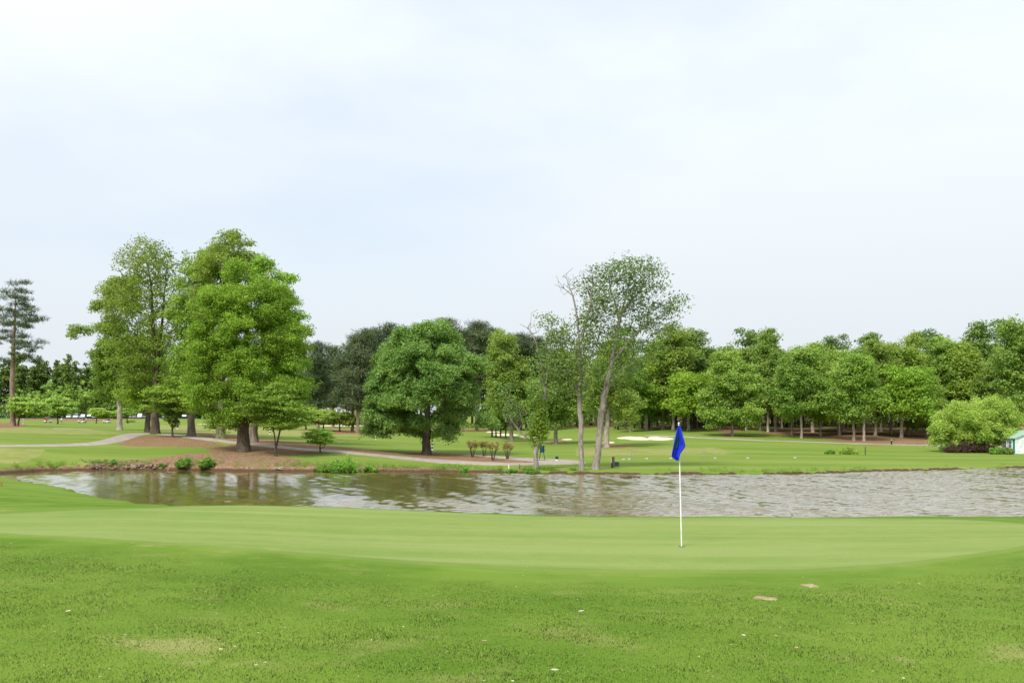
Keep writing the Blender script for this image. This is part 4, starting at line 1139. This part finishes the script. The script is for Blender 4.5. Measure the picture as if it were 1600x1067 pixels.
# ------------------------------------------------------------------ flagstick
M_WHITE = plain('white_paint', (.78, .78, .76), .4)
M_BLUE = plain('blue_nylon', (.012, .028, .50), .55, .3, var=.12, scale=20)
M_BLACK = plain('black_plastic', (.02, .02, .022), .5)
def flagstick():
    Yf = near_hit(1065, 855.5)
    b = W(1065, 855.5, Yf); zb = gz(b.x, Yf) + .018
    root = empty('flagstick', (b.x, Yf, zb)); tag(root, 'white golf flagstick with limp blue flag standing in the green', 'flagstick')
    s = Yf / F
    L = lambda px, py: Vector(((px - HX) * s - b.x, 0, CZ - (py - HY) * s - zb))
    top = L(1060.5, 661)
    bm = bmesh.new(); cyl(bm, (0, 0, -.02), top, .0115, .010, 16)
    mesh_bm('pole', bm, M_WHITE, root)
    bm = bmesh.new(); bmesh.ops.create_uvsphere(bm, u_segments=12, v_segments=8, radius=.016, matrix=Matrix.Translation(top)); mesh_bm('finial', bm, M_WHITE, root, True)
    bm = bmesh.new(); cyl(bm, (0, 0, -.012), (0, 0, .004), .054, .054, 24); mesh_bm('cup', bm, M_BLACK, root)
    prof = [(664.5,1059,1062),(668,1057.8,1063),(675,1055.6,1064.6),(683,1053.4,1066.6),(690,1051.8,1068.6),(696,1050.6,1069.8),(699,1050,1068.6),(703,1049.2,1066.2),(706,1048.6,1063.6),(710,1048,1061.6),(713,1048.2,1060.8),(716,1050.8,1060.2),(719,1055.5,1059.8)]
    ys = np.linspace(664.5, 719, 46); S = np.linspace(0, 1, 36)
    pl = np.interp(ys, [q[0] for q in prof], [q[1] for q in prof]); pr = np.interp(ys, [q[0] for q in prof], [q[2] for q in prof])
    def surf(t, q, off):
        x = pl[t] + (pr[t] - pl[t]) * q
        g = (ys[t] - 664.5) / 54.5
        fold = .030 * math.sin(q * 7.6 + .9 + g * .8) * min(1, g * 2.2) + .016 * math.sin(q * 15 + 2 * g) * min(1, g * 2)
        mid = -.030 * math.exp(-((q - .52) / .10) ** 2) * min(1, g * 3)
        v = L(x, ys[t]); return Vector((v.x, -.062 - fold * .9 - mid - off, v.z))
    def patch(q0, q1, t0, t1, off):
        bm = bmesh.new(); qs = [q for q in S if q0 <= q <= q1]
        g = [[bm.verts.new(surf(t, q, off)) for q in qs] for t in range(t0, t1)]
        for a in range(len(g) - 1):
            for c in range(len(qs) - 1): bm.faces.new((g[a][c], g[a][c + 1], g[a + 1][c + 1], g[a + 1][c]))
        return bm
    fl = mesh_bm('flag', patch(0, 1, 0, 46, 0), M_BLUE, root, True)
    so = fl.modifiers.new('solid', 'SOLIDIFY'); so.thickness = .003; so.offset = 0
    # dark green printed emblem folded into the cloth
    bm = bmesh.new()
    cells = [(t, c) for t in range(11, 31) for c in range(4, 18) if ((t - 21) / 10) ** 2 + ((c - 11.5) / 6.0 + (t - 21) * .03) ** 2 < 1]
    vs = {}
    def vv(t, c):
        if (t, c) not in vs: vs[(t, c)] = bm.verts.new(surf(t, S[c], .0045))
        return vs[(t, c)]
    for t, c in cells: bm.faces.new((vv(t, c), vv(t, c + 1), vv(t + 1, c + 1), vv(t + 1, c)))
    em = mesh_bm('emblem', bm, plain('emblem_green', (.008, .055, .035), .6), fl, True)
    so = em.modifiers.new('solid', 'SOLIDIFY'); so.thickness = .002; so.offset = 0
flagstick()

# ------------------------------------------------------------------ course furniture
M_DKGREEN = plain('dark_green_plastic', (.012, .045, .05), .45)
M_WOOD = plain('weathered_wood', (.16, .10, .065), .9, .1)
M_GREY = plain('grey_metal', (.22, .23, .24), .5)
def cooler():
    p = spot(847, 719.5); root = empty('water_cooler_stand', p); tag(root, 'dark drink cooler on a splayed leg stand beside the path end', 'cooler')
    for sx in (-1, 1):
        for sy in (-1, 1):
            bm = bmesh.new(); cyl(bm, (sx * .24, sy * .2, -.03), (sx * .12, sy * .12, .66), .022, .022, 8); mesh_bm('leg', bm, M_DKGREEN, root)
    bm = bmesh.new(); bx(bm, (0, 0, .67), (.36, .36, .04)); mesh_bm('shelf', bm, M_DKGREEN, root, bevel=.005)
    bm = bmesh.new(); bx(bm, (0, 0, .05), (.42, .36, .03)); mesh_bm('foot_rail', bm, M_DKGREEN, root, bevel=.005)
    bm = bmesh.new(); cyl(bm, (0, 0, .69), (0, 0, 1.22), .175, .205, 20); cyl(bm, (.18, -.1, .85), (.26, -.14, .85), .03, .03, 8); mesh_bm('tank', bm, plain('cooler_blue_green', (.014, .055, .085), .45), root, bevel=.01)
    bm = bmesh.new(); cyl(bm, (0, 0, 1.221), (0, 0, 1.275), .215, .20, 20); mesh_bm('lid', bm, plain('grey_lid', (.30, .36, .36), .5), root, bevel=.01)
cooler()
def basket():
    p = spot(870, 720.5); root = empty('litter_bin', p); tag(root, 'small green and white bin on grass beyond the path end', 'bin')
    bm = bmesh.new(); cyl(bm, (0, 0, -.02), (0, 0, .16), .11, .12, 14); mesh_bm('base', bm, M_WHITE, root)
    bm = bmesh.new(); cyl(bm, (0, 0, .161), (0, 0, .36), .12, .125, 14); mesh_bm('body', bm, M_DKGREEN, root)
    bm = bmesh.new(); cyl(bm, (0, 0, .361), (0, 0, .40), .13, .09, 14); mesh_bm('lid', bm, M_DKGREEN, root)
basket()
def ball_washer():
    p = spot(958, 731); root = empty('ball_washer_post', p); tag(root, 'wooden post with green box and white tap right of the leaning tree', 'post')
    bm = bmesh.new(); bx(bm, (0, 0, .38), (.20, .16, .86)); mesh_bm('post', bm, M_WOOD, root, bevel=.015)
    bm = bmesh.new(); bx(bm, (.27, -.02, .28), (.30, .24, .32)); mesh_bm('box', bm, M_DKGREEN, root, bevel=.02)
    bm = bmesh.new(); bx(bm, (.27, -.02, .455), (.33, .27, .03)); mesh_bm('box_lid', bm, plain('pale_green_lid', (.22, .33, .30)), root, bevel=.008)
    bm = bmesh.new(); cyl(bm, (-.13, -.06, -.05), (-.13, -.06, .70), .02, .02, 8); cyl(bm, (-.13, -.06, .70), (-.2, -.1, .72), .035, .02, 8); mesh_bm('tap', bm, M_WHITE, root)
    bm = bmesh.new(); bx(bm, (-.1, -.1, .16), (.10, .06, .42)); mesh_bm('bracket', bm, M_BLACK, root)
ball_washer()
def stake(name, label, px, py, h, col, r=.03, tip=None, Y=None, group=None):
    p = spot(px, py, Y=Y); root = empty(name, p); tag(root, label, 'stake', group)
    bm = bmesh.new(); bx(bm, (0, 0, h / 2 - .04), (r * 2, r * 2, h + .08)); mesh_bm('shaft', bm, col, root, bevel=.004)
    bm = bmesh.new(); cyl(bm, (0, 0, h), (0, 0, h + r * 1.5), r * 1.2, r * .5, 8); mesh_bm('cap', bm, tip or col, root)
stake('white_stake', 'short white stake on the bank below the pruned shrubs', 795, 734, .30, M_WHITE)
stake('hazard_stake', 'short brown stake with white foot left of the half dead tree', 812, 734, .36, M_WOOD, .035)
stake('dark_stake', 'thin dark stake right of the clipped yellow green bush', 1352, 709, .75, M_BLACK, .03, Y=93)
stake('path_marker', 'short dark marker with yellow top beside the right path', 1393, 697, .55, M_BLACK, .07, plain('yellow_paint', (.6, .5, .1)), Y=121)
def yard_post(label, px, py, Y, h):
    p = spot(px, py, Y=Y); root = empty('yardage_post', p); tag(root, label, 'post', 'striped yardage posts')
    k = 6
    for i in range(k):
        bm = bmesh.new(); cyl(bm, (0, 0, h * i / k - (.05 if i == 0 else 0)), (0, 0, h * (i + 1) / k), .085, .085, 10)
        mesh_bm('band', bm, M_WHITE if i % 2 == 0 else M_BLACK, root)
yard_post('striped post right of the lone pine near the straw bank', 36.5, 660, 200, 1.25)
yard_post('striped post right of the ivy bundle trunk', 277, 671, 140, 1.0)
yard_post('striped post right of the twin trunk dogwood', 422, 679, 120, 1.0)
yard_post('striped post under the left edge of the willow oak', 588, 689, 115, .9)
yard_post('striped post just right of the willow oak trunk', 675.5, 702, 92, .95)
G10 = 'range ball trays in a row on the practice tee'
def tray(label, px, py):
    p = spot(px, py); root = empty('ball_tray', p); tag(root, label, 'tray', G10)
    root.rotation_euler.z = random.uniform(-.4, .4)
    bm = bmesh.new(); bx(bm, (0, 0, .03), (.24, .18, .10)); mesh_bm('tray', bm, plain('pale_tray', (.40, .44, .48)), root, bevel=.02)
    bm = bmesh.new(); cyl(bm, (-.11, 0, .07), (-.06, .0, .24), .012, .012, 6); cyl(bm, (-.06, 0, .24), (.06, 0, .24), .012, .012, 6); cyl(bm, (.06, 0, .24), (.11, 0, .07), .012, .012, 6); mesh_bm('handle', bm, M_GREY, root)
for px, py, lb in [(974,718,'pale range tray nearest the wooden post, leftmost of the row'),(983,717.5,'pale range tray, second from the wooden post'),(1010,717,'pale range tray, third from the wooden post'),(1048,716.5,'pale range tray beside the flag, on its left'),
                   (1117,716,'first pale range tray right of the flag'),(1168,716,'second pale range tray right of the flag'),(1242,715.5,'third pale range tray right of the flag')]: tray(lb, px, py)
G11 = 'paired bag stands on the practice tee'
def bagstand(label, px, py):
    p = spot(px, py); root = empty('bag_stand', p); tag(root, label, 'stand', G11)
    for sx in (-1, 1):
        bm = bmesh.new(); cyl(bm, (sx * .14, 0, -.05), (sx * .14 + .05, .05, .72), .016, .016, 6); mesh_bm('leg', bm, M_GREY, root)
    bm = bmesh.new(); cyl(bm, (-.10, .045, .66), (.20, .045, .66), .014, .014, 6); mesh_bm('crossbar', bm, M_GREY, root)
for px, lb in [(989,'bag stand between the second and third range trays'),(1067,'bag stand just right of the flag'),(1099,'bag stand left of the first range tray right of the flag')]: bagstand(lb, px, 718)

# ------------------------------------------------------------------ buildings
M_SIDING = plain('white_siding', (.74, .76, .78), .6)
M_GREENROOF = plain('green_roof', (.27, .42, .33), .7)
M_TEAL = plain('teal_paint', (.02, .30, .28), .5)
M_GLASS = plain('window_glass', (.10, .14, .18), .08, .6)
M_REDROOF = plain('red_brown_roof', (.26, .13, .10), .85)
M_BRICK = plain('red_brick', (.24, .085, .055), .85)
def gable(root, w, d, h, rise, wall, roofm, over=.18):
    bm = bmesh.new(); prism(bm, [(0, -.4), (w, -.4), (w, h), (w / 2, h + rise), (0, h)], 0, d); mesh_bm('wall', bm, wall, root)
    for sgn in (-1, 1):
        bm = bmesh.new()
        xe = -over if sgn < 0 else w + over; xm = w / 2
        ze = h - over * rise / (w / 2)
        prism(bm, [(xe, ze + .012), (xm, h + rise + .012), (xm, h + rise + .09), (xe, ze + .09)], -over, d + over)
        mesh_bm('roof', bm, roofm, root)
def shed():
    Y = 100; x = (1587 - HX) / F * Y
    root = empty('garden_shed', (x, Y, gz(x, Y))); tag(root, 'small white clapboard shed with green roof at the right edge', 'shed')
    w, d, h, rise = 3.6, 2.8, 1.62, .75
    gable(root, w, d, h, rise, M_SIDING, M_GREENROOF)
    for k in range(13):                                     # lapped boards on the two walls in view
        z = .02 + k * .12
        bm = bmesh.new(); bx(bm, (w / 2, -.012, z + .055), (w, .02, .108), Matrix.Rotation(.09, 3, 'X')); mesh_bm('board', bm, M_SIDING, root)
        bm = bmesh.new(); bx(bm, (-.012, d / 2, z + .055), (.02, d, .108), Matrix.Rotation(.09, 3, 'Y')); mesh_bm('board', bm, M_SIDING, root)
    bm = bmesh.new(); bx(bm, (-.03, -.03, h / 2), (.08, .08, h)); mesh_bm('corner_post', bm, M_SIDING, root)
    bm = bmesh.new(); bx(bm, (-.045, .22, .80), (.05, .42, 1.5)); mesh_bm('shutter', bm, M_TEAL, root)
    for yc in (.95, 2.05):
        bm = bmesh.new(); bx(bm, (-.05, yc, .98), (.06, .62, .86)); wnd = mesh_bm('window', bm, M_WHITE, root)
        for a in (-1, 1):
            for b_ in (-1, 1):
                bm = bmesh.new(); bx(bm, (-.083, yc + a * .135, .98 + b_ * .195), (.01, .23, .34)); mesh_bm('pane', bm, M_GLASS, wnd)
shed()
def cottage():
    Y = 124; x = (1549 - HX) / F * Y
    root = empty('brick_outbuilding', (x, Y, gz(x, Y))); tag(root, 'low red brick outbuilding with brown roof behind the shed', 'building')
    w, d, h = 7, 5, 1.6
    bm = bmesh.new(); bx(bm, (w / 2, d / 2, h / 2 - .2), (w, d, h + .4)); mesh_bm('wall', bm, M_BRICK, root)
    bm = bmesh.new()
    A = [(-.4, -.4, h), (w + .4, -.4, h), (w + .4, d + .4, h), (-.4, d + .4, h), (1.6, d / 2, h + 1.3), (w - 1.6, d / 2, h + 1.3)]
    v = [bm.verts.new(q) for q in A]
    for f in ((0, 1, 5, 4), (1, 2, 5), (2, 3, 4, 5), (3, 0, 4), (0, 3, 2, 1)): bm.faces.new([v[i] for i in f])
    mesh_bm('roof', bm, M_REDROOF, root)
    bm = bmesh.new(); bx(bm, (1.0, -.03, .75), (.9, .08, .8)); mesh_bm('window', bm, M_GLASS, root)
cottage()
M_TAN = plain('tan_stucco', (.42, .34, .27), .85); M_GROOF = plain('grey_shingle', (.26, .24, .235), .85)
def house(name, label, px, Y, w, d, h, rise, wall, roofm, wins, dz=0., rz=0.):
    x = (px - HX) / F * Y
    root = empty(name, (x, Y, gz(x, Y) + dz), rz); tag(root, label, 'house')
    gable(root, w, d, h, rise, wall, roofm, .35)
    for wx, wz, ww, wh in wins:
        bm = bmesh.new(); bx(bm, (wx, -.04, wz), (ww + .3, .1, wh + .3)); wd = mesh_bm('window', bm, M_WHITE, root)
        for a in (-1, 1):
            bm = bmesh.new(); bx(bm, (wx + a * ww * .25, -.1, wz), (ww * .44, .03, wh)); mesh_bm('pane', bm, M_GLASS, wd)
house('house', 'tan house with grey gable roof seen between the dark pines', 507, 225, 7.5, 9, 4.2, 2.8, M_TAN, M_GROOF, [(1.4,3.2,.9,1.3),(3.4,3.2,.9,1.3),(5.4,3.2,.9,1.3)])
house('house', 'pale house glimpsed through the right wood', 1378, 186, 9, 9, 6.5, 3.0, plain('pale_grey_siding', (.55, .54, .53)), M_GROOF, [(2,5.0,1,1.5),(4.5,5.0,1,1.5),(7,5.0,1,1.5),(2,2,1,1.5),(4.5,2,1,1.5)])
house('house', 'long low pale house behind trunks above the two lobed bunker', 972, 196, 9, 8, 2.6, 1.6, plain('grey_cream_siding', (.40, .37, .33)), M_GROOF, [(1.6,1.4,.9,1.2),(3.8,1.4,.9,1.2),(6.2,1.4,.9,1.2)])

# ------------------------------------------------------------------ car park, carts and people, far left
M_TYRE = plain('tyre_rubber', (.018, .018, .018), .8); M_CGLASS = plain('car_glass', (.03, .04, .05), .06, .6)
def car(label, px, Y, col, suv=False, rz=0.):
    x = (px - HX) / F * Y
    root = empty('parked_car', (x, Y, gz(x, Y) + .09), rz); tag(root, label, 'car', 'cars in the far car park')
    m = plain('car_paint_%d_%d_%d' % tuple(int(c * 100) for c in col), col, .25, .5, var=.05)
    hh = 1.0 if suv else .85; top = 1.75 if suv else 1.42
    body = [(-2.15,.25),(2.15,.25),(2.2,.62),(2.05,hh-.12),(1.15,hh),(-1.9,hh),(-2.2,hh-.15)]
    bm = bmesh.new(); prism(bm, body, -.85, .85); mesh_bm('body', bm, m, root, bevel=.06)
    bm = bmesh.new(); prism(bm, [(-1.75,hh-.02),(1.15,hh-.02),(.45,top-.09),(-1.45,top-.09)], -.76, .76); mesh_bm('window', bm, M_CGLASS, root, bevel=.04)
    bm = bmesh.new(); prism(bm, [(-1.5,top-.09),(.5,top-.09),(.35,top),(-1.35,top)], -.73, .73); mesh_bm('roof', bm, m, root, bevel=.03)
    for wx in (-1.35, 1.35):
        for wy in (-.80, .80):
            bm = bmesh.new(); cyl(bm, (wx, wy - .1, .31), (wx, wy + .1, .31), .32, .32, 14); w = mesh_bm('wheel', bm, M_TYRE, root)
            bm = bmesh.new(); cyl(bm, (wx, wy + (.11 if wy > 0 else -.11), .31), (wx, wy + (.115 if wy > 0 else -.115), .31), .19, .19, 10); mesh_bm('rim', bm, M_GREY, w)
    for wy in (-.6, .6):
        bm = bmesh.new(); bx(bm, (2.19, wy, .66), (.05, .3, .12)); mesh_bm('headlight', bm, M_WHITE, root)
for lb, px, col, suv in [
    ('white car in the far car park, leftmost of the row', 111, (.7,.7,.7), False), ('white van like car second from the left in the car park', 122, (.78,.78,.78), True),
    ('silver car in the car park left of the navy one', 132, (.42,.44,.47), False), ('navy car in the car park left of the pale oak trunk', 142, (.03,.05,.11), False),
    ('light blue grey car between the two golf carts', 151, (.35,.45,.52), False), ('dark blue car behind the right golf cart', 167, (.03,.045,.10), True),
    ('grey car just left of the pale oak trunk', 179, (.28,.30,.31), True), ('black car just right of the pale oak trunk', 194, (.03,.03,.035), False),
    ('white car behind the pale yellow bush', 205, (.75,.75,.75), True), ('white and dark car left of the slim brown oak trunk', 221, (.6,.62,.66), True),
    ('red brown car between the slim and the two leader oak trunks', 236, (.20,.06,.04), False), ('silver blue car right of the two leader oak trunk', 260, (.45,.50,.56), False),
    ('dark car left of the olive topped oak trunk', 290, (.05,.05,.06), False)]:
    car(lb, px, 360 + random.uniform(-1.5, 1.5), col, suv, random.choice((1, -1)) * math.pi / 2 + random.uniform(-.05, .05))
M_CREAM = plain('cart_cream', (.68, .66, .60), .4)
def cart(label, px, Y, rz):
    x = (px - HX) / F * Y
    root = empty('golf_cart', (x, Y, gz(x, Y)), rz); tag(root, label, 'golf cart', 'golf carts by the car park')
    bm = bmesh.new(); prism(bm, [(-1.15,.28),(1.2,.28),(1.2,.62),(.95,.88),(.72,.9),(.68,.42),(-.05,.42),(-.1,.70),(-1.15,.74)], -.58, .58); mesh_bm('body', bm, M_CREAM, root, bevel=.04)
    bm = bmesh.new(); bx(bm, (-.38, 0, .79), (.52, 1.04, .12)); bx(bm, (-.66, 0, 1.05), (.12, 1.04, .42)); mesh_bm('seat', bm, M_BLACK, root, bevel=.03)
    bm = bmesh.new(); bx(bm, (-.1, 0, 1.86), (1.75, 1.2, .07)); mesh_bm('roof', bm, M_WHITE, root, bevel=.03)
    for px_, pz in ((.70, .88), (-.85, .72)):
        for sy in (-.54, .54):
            bm = bmesh.new(); cyl(bm, (px_, sy, pz), (px_ * .92, sy, 1.84), .022, .022, 6); mesh_bm('roof_post', bm, M_BLACK, root)
    for wx in (-.85, .85):
        for wy in (-.5, .5):
            bm = bmesh.new(); cyl(bm, (wx, wy - .09, .23), (wx, wy + .09, .23), .23, .23, 12); mesh_bm('wheel', bm, M_TYRE, root)
    bm = bmesh.new(); cyl(bm, (.62, -.2, .85), (.32, -.2, 1.12), .02, .02, 6); mesh_bm('steering_column', bm, M_BLACK, root)
cart('white golf cart beside the person in yellow', 128, 322, math.pi)
cart('white golf cart left of the pale oak trunk', 167, 325, math.pi - .2)
cart('golf cart with white roof and red bags under the lime dogwood', 75, 330, .9)
def person(label, px, Y, shirt, trousers, rz=0., arm=.25):
    x = (px - HX) / F * Y
    root = empty('person', (x, Y, gz(x, Y)), rz); tag(root, label, 'person')
    pts = [((0,0,.95),.15),((0,0,1.18),.15),((0,0,1.42),.15),((0,0,1.52),.06),((0,-.01,1.62),.09),((0,-.01,1.74),.085),
           ((-.10,0,.88),.10),((-.11,-.02,.48),.065),((-.11,.02,.08),.045),((-.11,-.14,.04),.04),
           ((.10,0,.88),.10),((.13,.04,.48),.065),((.13,.08,.08),.045),((.13,-.07,.04),.04),
           ((-.2,0,1.40),.06),((-.27,-.02,1.12),.045),((-.24,-.16,.90),.035),((-.23,-.22,.82),.035),
           ((.2,0,1.40),.06),((.28,-.02,1.12),.045),((.25,-arm,.98),.035),((.22,-arm-.08,.98),.035)]
    ed = [(0,1),(1,2),(2,3),(3,4),(4,5),(0,6),(6,7),(7,8),(8,9),(0,10),(10,11),(11,12),(12,13),(2,14),(14,15),(15,16),(16,17),(2,18),(18,19),(19,20),(20,21)]
    me = bpy.data.meshes.new('body'); me.from_pydata([p[0] for p in pts], ed, [])
    o = bpy.data.objects.new('body', me); C.objects.link(o); o.parent = root
    sk = o.modifiers.new('skin', 'SKIN')
    for i, p in enumerate(pts): me.skin_vertices[0].data[i].radius = (p[1], p[1] * .8)
    me.skin_vertices[0].data[0].use_root = True
    o.modifiers.new('sub', 'SUBSURF').render_levels = 2
    m, n, l = newmat('person_clothes')
    sp = N(n, 'ShaderNodeSeparateXYZ'); l.new(N(n, 'ShaderNodeTexCoord').outputs['Object'], sp.inputs[0])
    st = lambda v: math_(n, l, 'GREATER_THAN', sp.outputs['Z'], v)
    c = mixc(n, l, st(.10), (.05, .05, .05), trousers); c = mixc(n, l, st(.93), c, shirt); c = mixc(n, l, st(1.50), c, (.45, .28, .20))
    finish(n, l, c, .8)
    me.materials.append(m)
    bm = bmesh.new(); bmesh.ops.create_uvsphere(bm, u_segments=12, v_segments=8, radius=.105, matrix=Matrix.Translation((0, .005, 1.74)) @ Matrix.Diagonal((1, 1.08, .75, 1)))
    mesh_bm('hair', bm, plain('dark_hair', (.03, .02, .015)), root, True)
person('person in white shirt and dark trousers standing right of the lime dogwood', 96, 318, (.75,.70,.70), (.03,.03,.035), .4)
person('person in yellow shirt standing beside a white golf cart', 134.5, 320, (.65,.48,.20), (.05,.05,.06), 2.2)
person('person in red shirt beside the cart under the lime dogwood', 73, 321, (.62,.06,.04), (.5,.1,.07), 1.0)

# ------------------------------------------------------------------ foreground grass and litter
def grass():
    r = np.random.default_rng(9)
    n = 560000
    # more blades where they show larger
    Y = 5.3 + (r.random(n) ** 1.05) * 12.5
    x = r.uniform(-1, 1, n) * (.58 * Y + 2.6)
    px = x / Y * F + HX
    gf = np.interp(px, gpx, gYf)
    k = (Y < gf - .15) & (r.random(n) < np.clip((gf - Y) / 1.6, .12, 1))
    x, Y = x[k], Y[k]; n = len(x)
    z = ground_z(x, Y)
    tuft = np.clip((fbm(x * 2.6, Y * 2.6) - .5) * 2.2 + .5, 0, 1)
    fade = np.clip((np.interp(x / Y * F + HX, gpx, gYf) - Y) / 3.2, .22, 1)
    h = r.uniform(.009, .021, n) * (.5 + .95 * tuft ** 1.5) * fade
    w = r.uniform(.0025, .0048, n) * (1 + Y * .05)
    a = r.uniform(0, 2 * math.pi, n); lean = r.uniform(.3, 1.3, n)
    b = r.uniform(0, 2 * math.pi, n)
    dx, dy = np.cos(a) * w, np.sin(a) * w
    V = np.stack([np.column_stack([x - dx, Y - dy, z - .006]), np.column_stack([x + dx, Y + dy, z - .006]),
                  np.column_stack([x + np.cos(b) * lean * h, Y + np.sin(b) * lean * h, z + h])], 1).reshape(-1, 3)
    m, nn, l = newmat('grass_blade')
    pos = geo_pos(nn)
    col, _ = grass_colour(nn, l, pos, (.125, .240, .017), (.215, .330, .036), (.32, .31, .095))
    t = N(nn, 'ShaderNodeAttribute', attribute_name='tint').outputs['Fac']
    col = mixc(nn, l, rng_(nn, l, t, 0, .93, .0, .5), col, (.24, .365, .046))
    col = mixc(nn, l, rng_(nn, l, t, .93, .99, 0, .8), col, (.40, .36, .15))
    p = N(nn, 'ShaderNodeBsdfPrincipled'); p.inputs['Roughness'].default_value = .6; p.inputs['Specular IOR Level'].default_value = .2
    l.new(col, p.inputs['Base Color'])
    nm = N(nn, 'ShaderNodeVectorMath', operation='MULTIPLY_ADD'); l.new(N(nn, 'ShaderNodeNewGeometry').outputs['Normal'], nm.inputs[0])
    nm.inputs[1].default_value = (.18, .18, .18); nm.inputs[2].default_value = (0, 0, .8)
    nv = N(nn, 'ShaderNodeVectorMath', operation='NORMALIZE'); l.new(nm.outputs[0], nv.inputs[0]); l.new(nv.outputs[0], p.inputs['Normal'])
    tr = N(nn, 'ShaderNodeBsdfTranslucent'); l.new(col, tr.inputs['Color'])
    mx_w = .22
    mx = N(nn, 'ShaderNodeMixShader'); mx.inputs[0].default_value = mx_w
    l.new(p.outputs[0], mx.inputs[1]); l.new(tr.outputs[0], mx.inputs[2])
    o = N(nn, 'ShaderNodeOutputMaterial'); l.new(mx.outputs[0], o.inputs['Surface'])
    ob = mesh_np('grass_blades', V, np.arange(n * 3).reshape(-1, 3), m, smooth=False, attrs={'tint': np.repeat(r.random(n), 3)})
    tag(ob, 'short rough grass on the slope in front of the green', 'grass', kind='stuff')
grass()

M_LEAFLIT = plain('dry_leaf', (.44, .39, .27), .8, var=.35, scale=3)
def leaf_shape(s, r, curl=.35):
    v = []; f = []
    for i in range(5):
        t = i / 4; w = s * .32 * math.sin(math.pi * (.08 + .88 * t))
        z = curl * s * (t - .5) ** 2
        v += [(s * (t - .5), -w, z + w * .5), (s * (t - .5), 0, z), (s * (t - .5), w, z + w * .6)]
    for i in range(4):
        for j in (0, 1): f.append((i * 3 + j, i * 3 + j + 1, i * 3 + j + 4, i * 3 + j + 3))
    a = r.uniform(0, 6.3); c, q = math.cos(a), math.sin(a)
    return np.array([(x * c - y * q, x * q + y * c, z) for x, y, z in v]), np.array(f)
def litter():
    r = np.random.default_rng(77); Vs = []; Fs = []; off = 0
    for k in range(260):
        Y = r.uniform(5.6, 17.5); x = r.uniform(-.58, .58) * Y
        s = r.uniform(.010, .030) * (1 if r.random() < .93 else 1.4)
        v, f = leaf_shape(s, r); onG = Y > np.interp(x / Y * F + HX, gpx, gYf)
        if onG and r.random() < .6: continue
        v = v + np.array([x, Y, gz(x, Y) + (.026 if onG else .022)])
        Vs.append(v); Fs.append(f + off); off += len(v)
    tag(mesh_np('leaf_litter', np.vstack(Vs), np.vstack(Fs), M_LEAFLIT, smooth=False), 'tiny dry leaf bits scattered over the near grass', 'leaf litter', kind='stuff')
litter()
for i, (px, py, s, col, lb) in enumerate([
    (908, 961, .085, (.60,.58,.54), 'curled white leaf lying in the grass left of the flag'),
    (867, 1055, .07, (.50,.52,.34), 'pale yellow leaf at the bottom edge of the grass'),
    (107, 961, .06, (.66,.62,.45), 'pale curled leaf on the left foreground grass'),
    (345, 1022, .05, (.70,.64,.40), 'yellowish leaf right of the bottom left corner'),
    (757, 1008, .06, (.36,.27,.16), 'brown twisted leaf in the middle foreground'),
    (1162, 998, .05, (.70,.62,.50), 'cream leaf below the bare dirt patches'),
    (1244, 1018, .055, (.58,.34,.20), 'orange brown leaf right of the cream leaf'),
    (1334, 921, .06, (.22,.16,.11), 'dark curled leaf right of the bare dirt patches')]):
    r = np.random.default_rng(500 + i)
    Y = near_hit(px, py); x = (px - HX) / F * Y
    v, f = leaf_shape(s * .8, r, .55)
    o = mesh_np('fallen_leaf', v, f, plain('fallen_leaf_%d' % i, col, .7, var=.2, scale=30), smooth=True)
    o.location = (x, Y, gz(x, Y) + .03)
    so = o.modifiers.new('solid', 'SOLIDIFY'); so.thickness = .002
    tag(o, lb, 'leaf', 'larger fallen leaves on the grass')
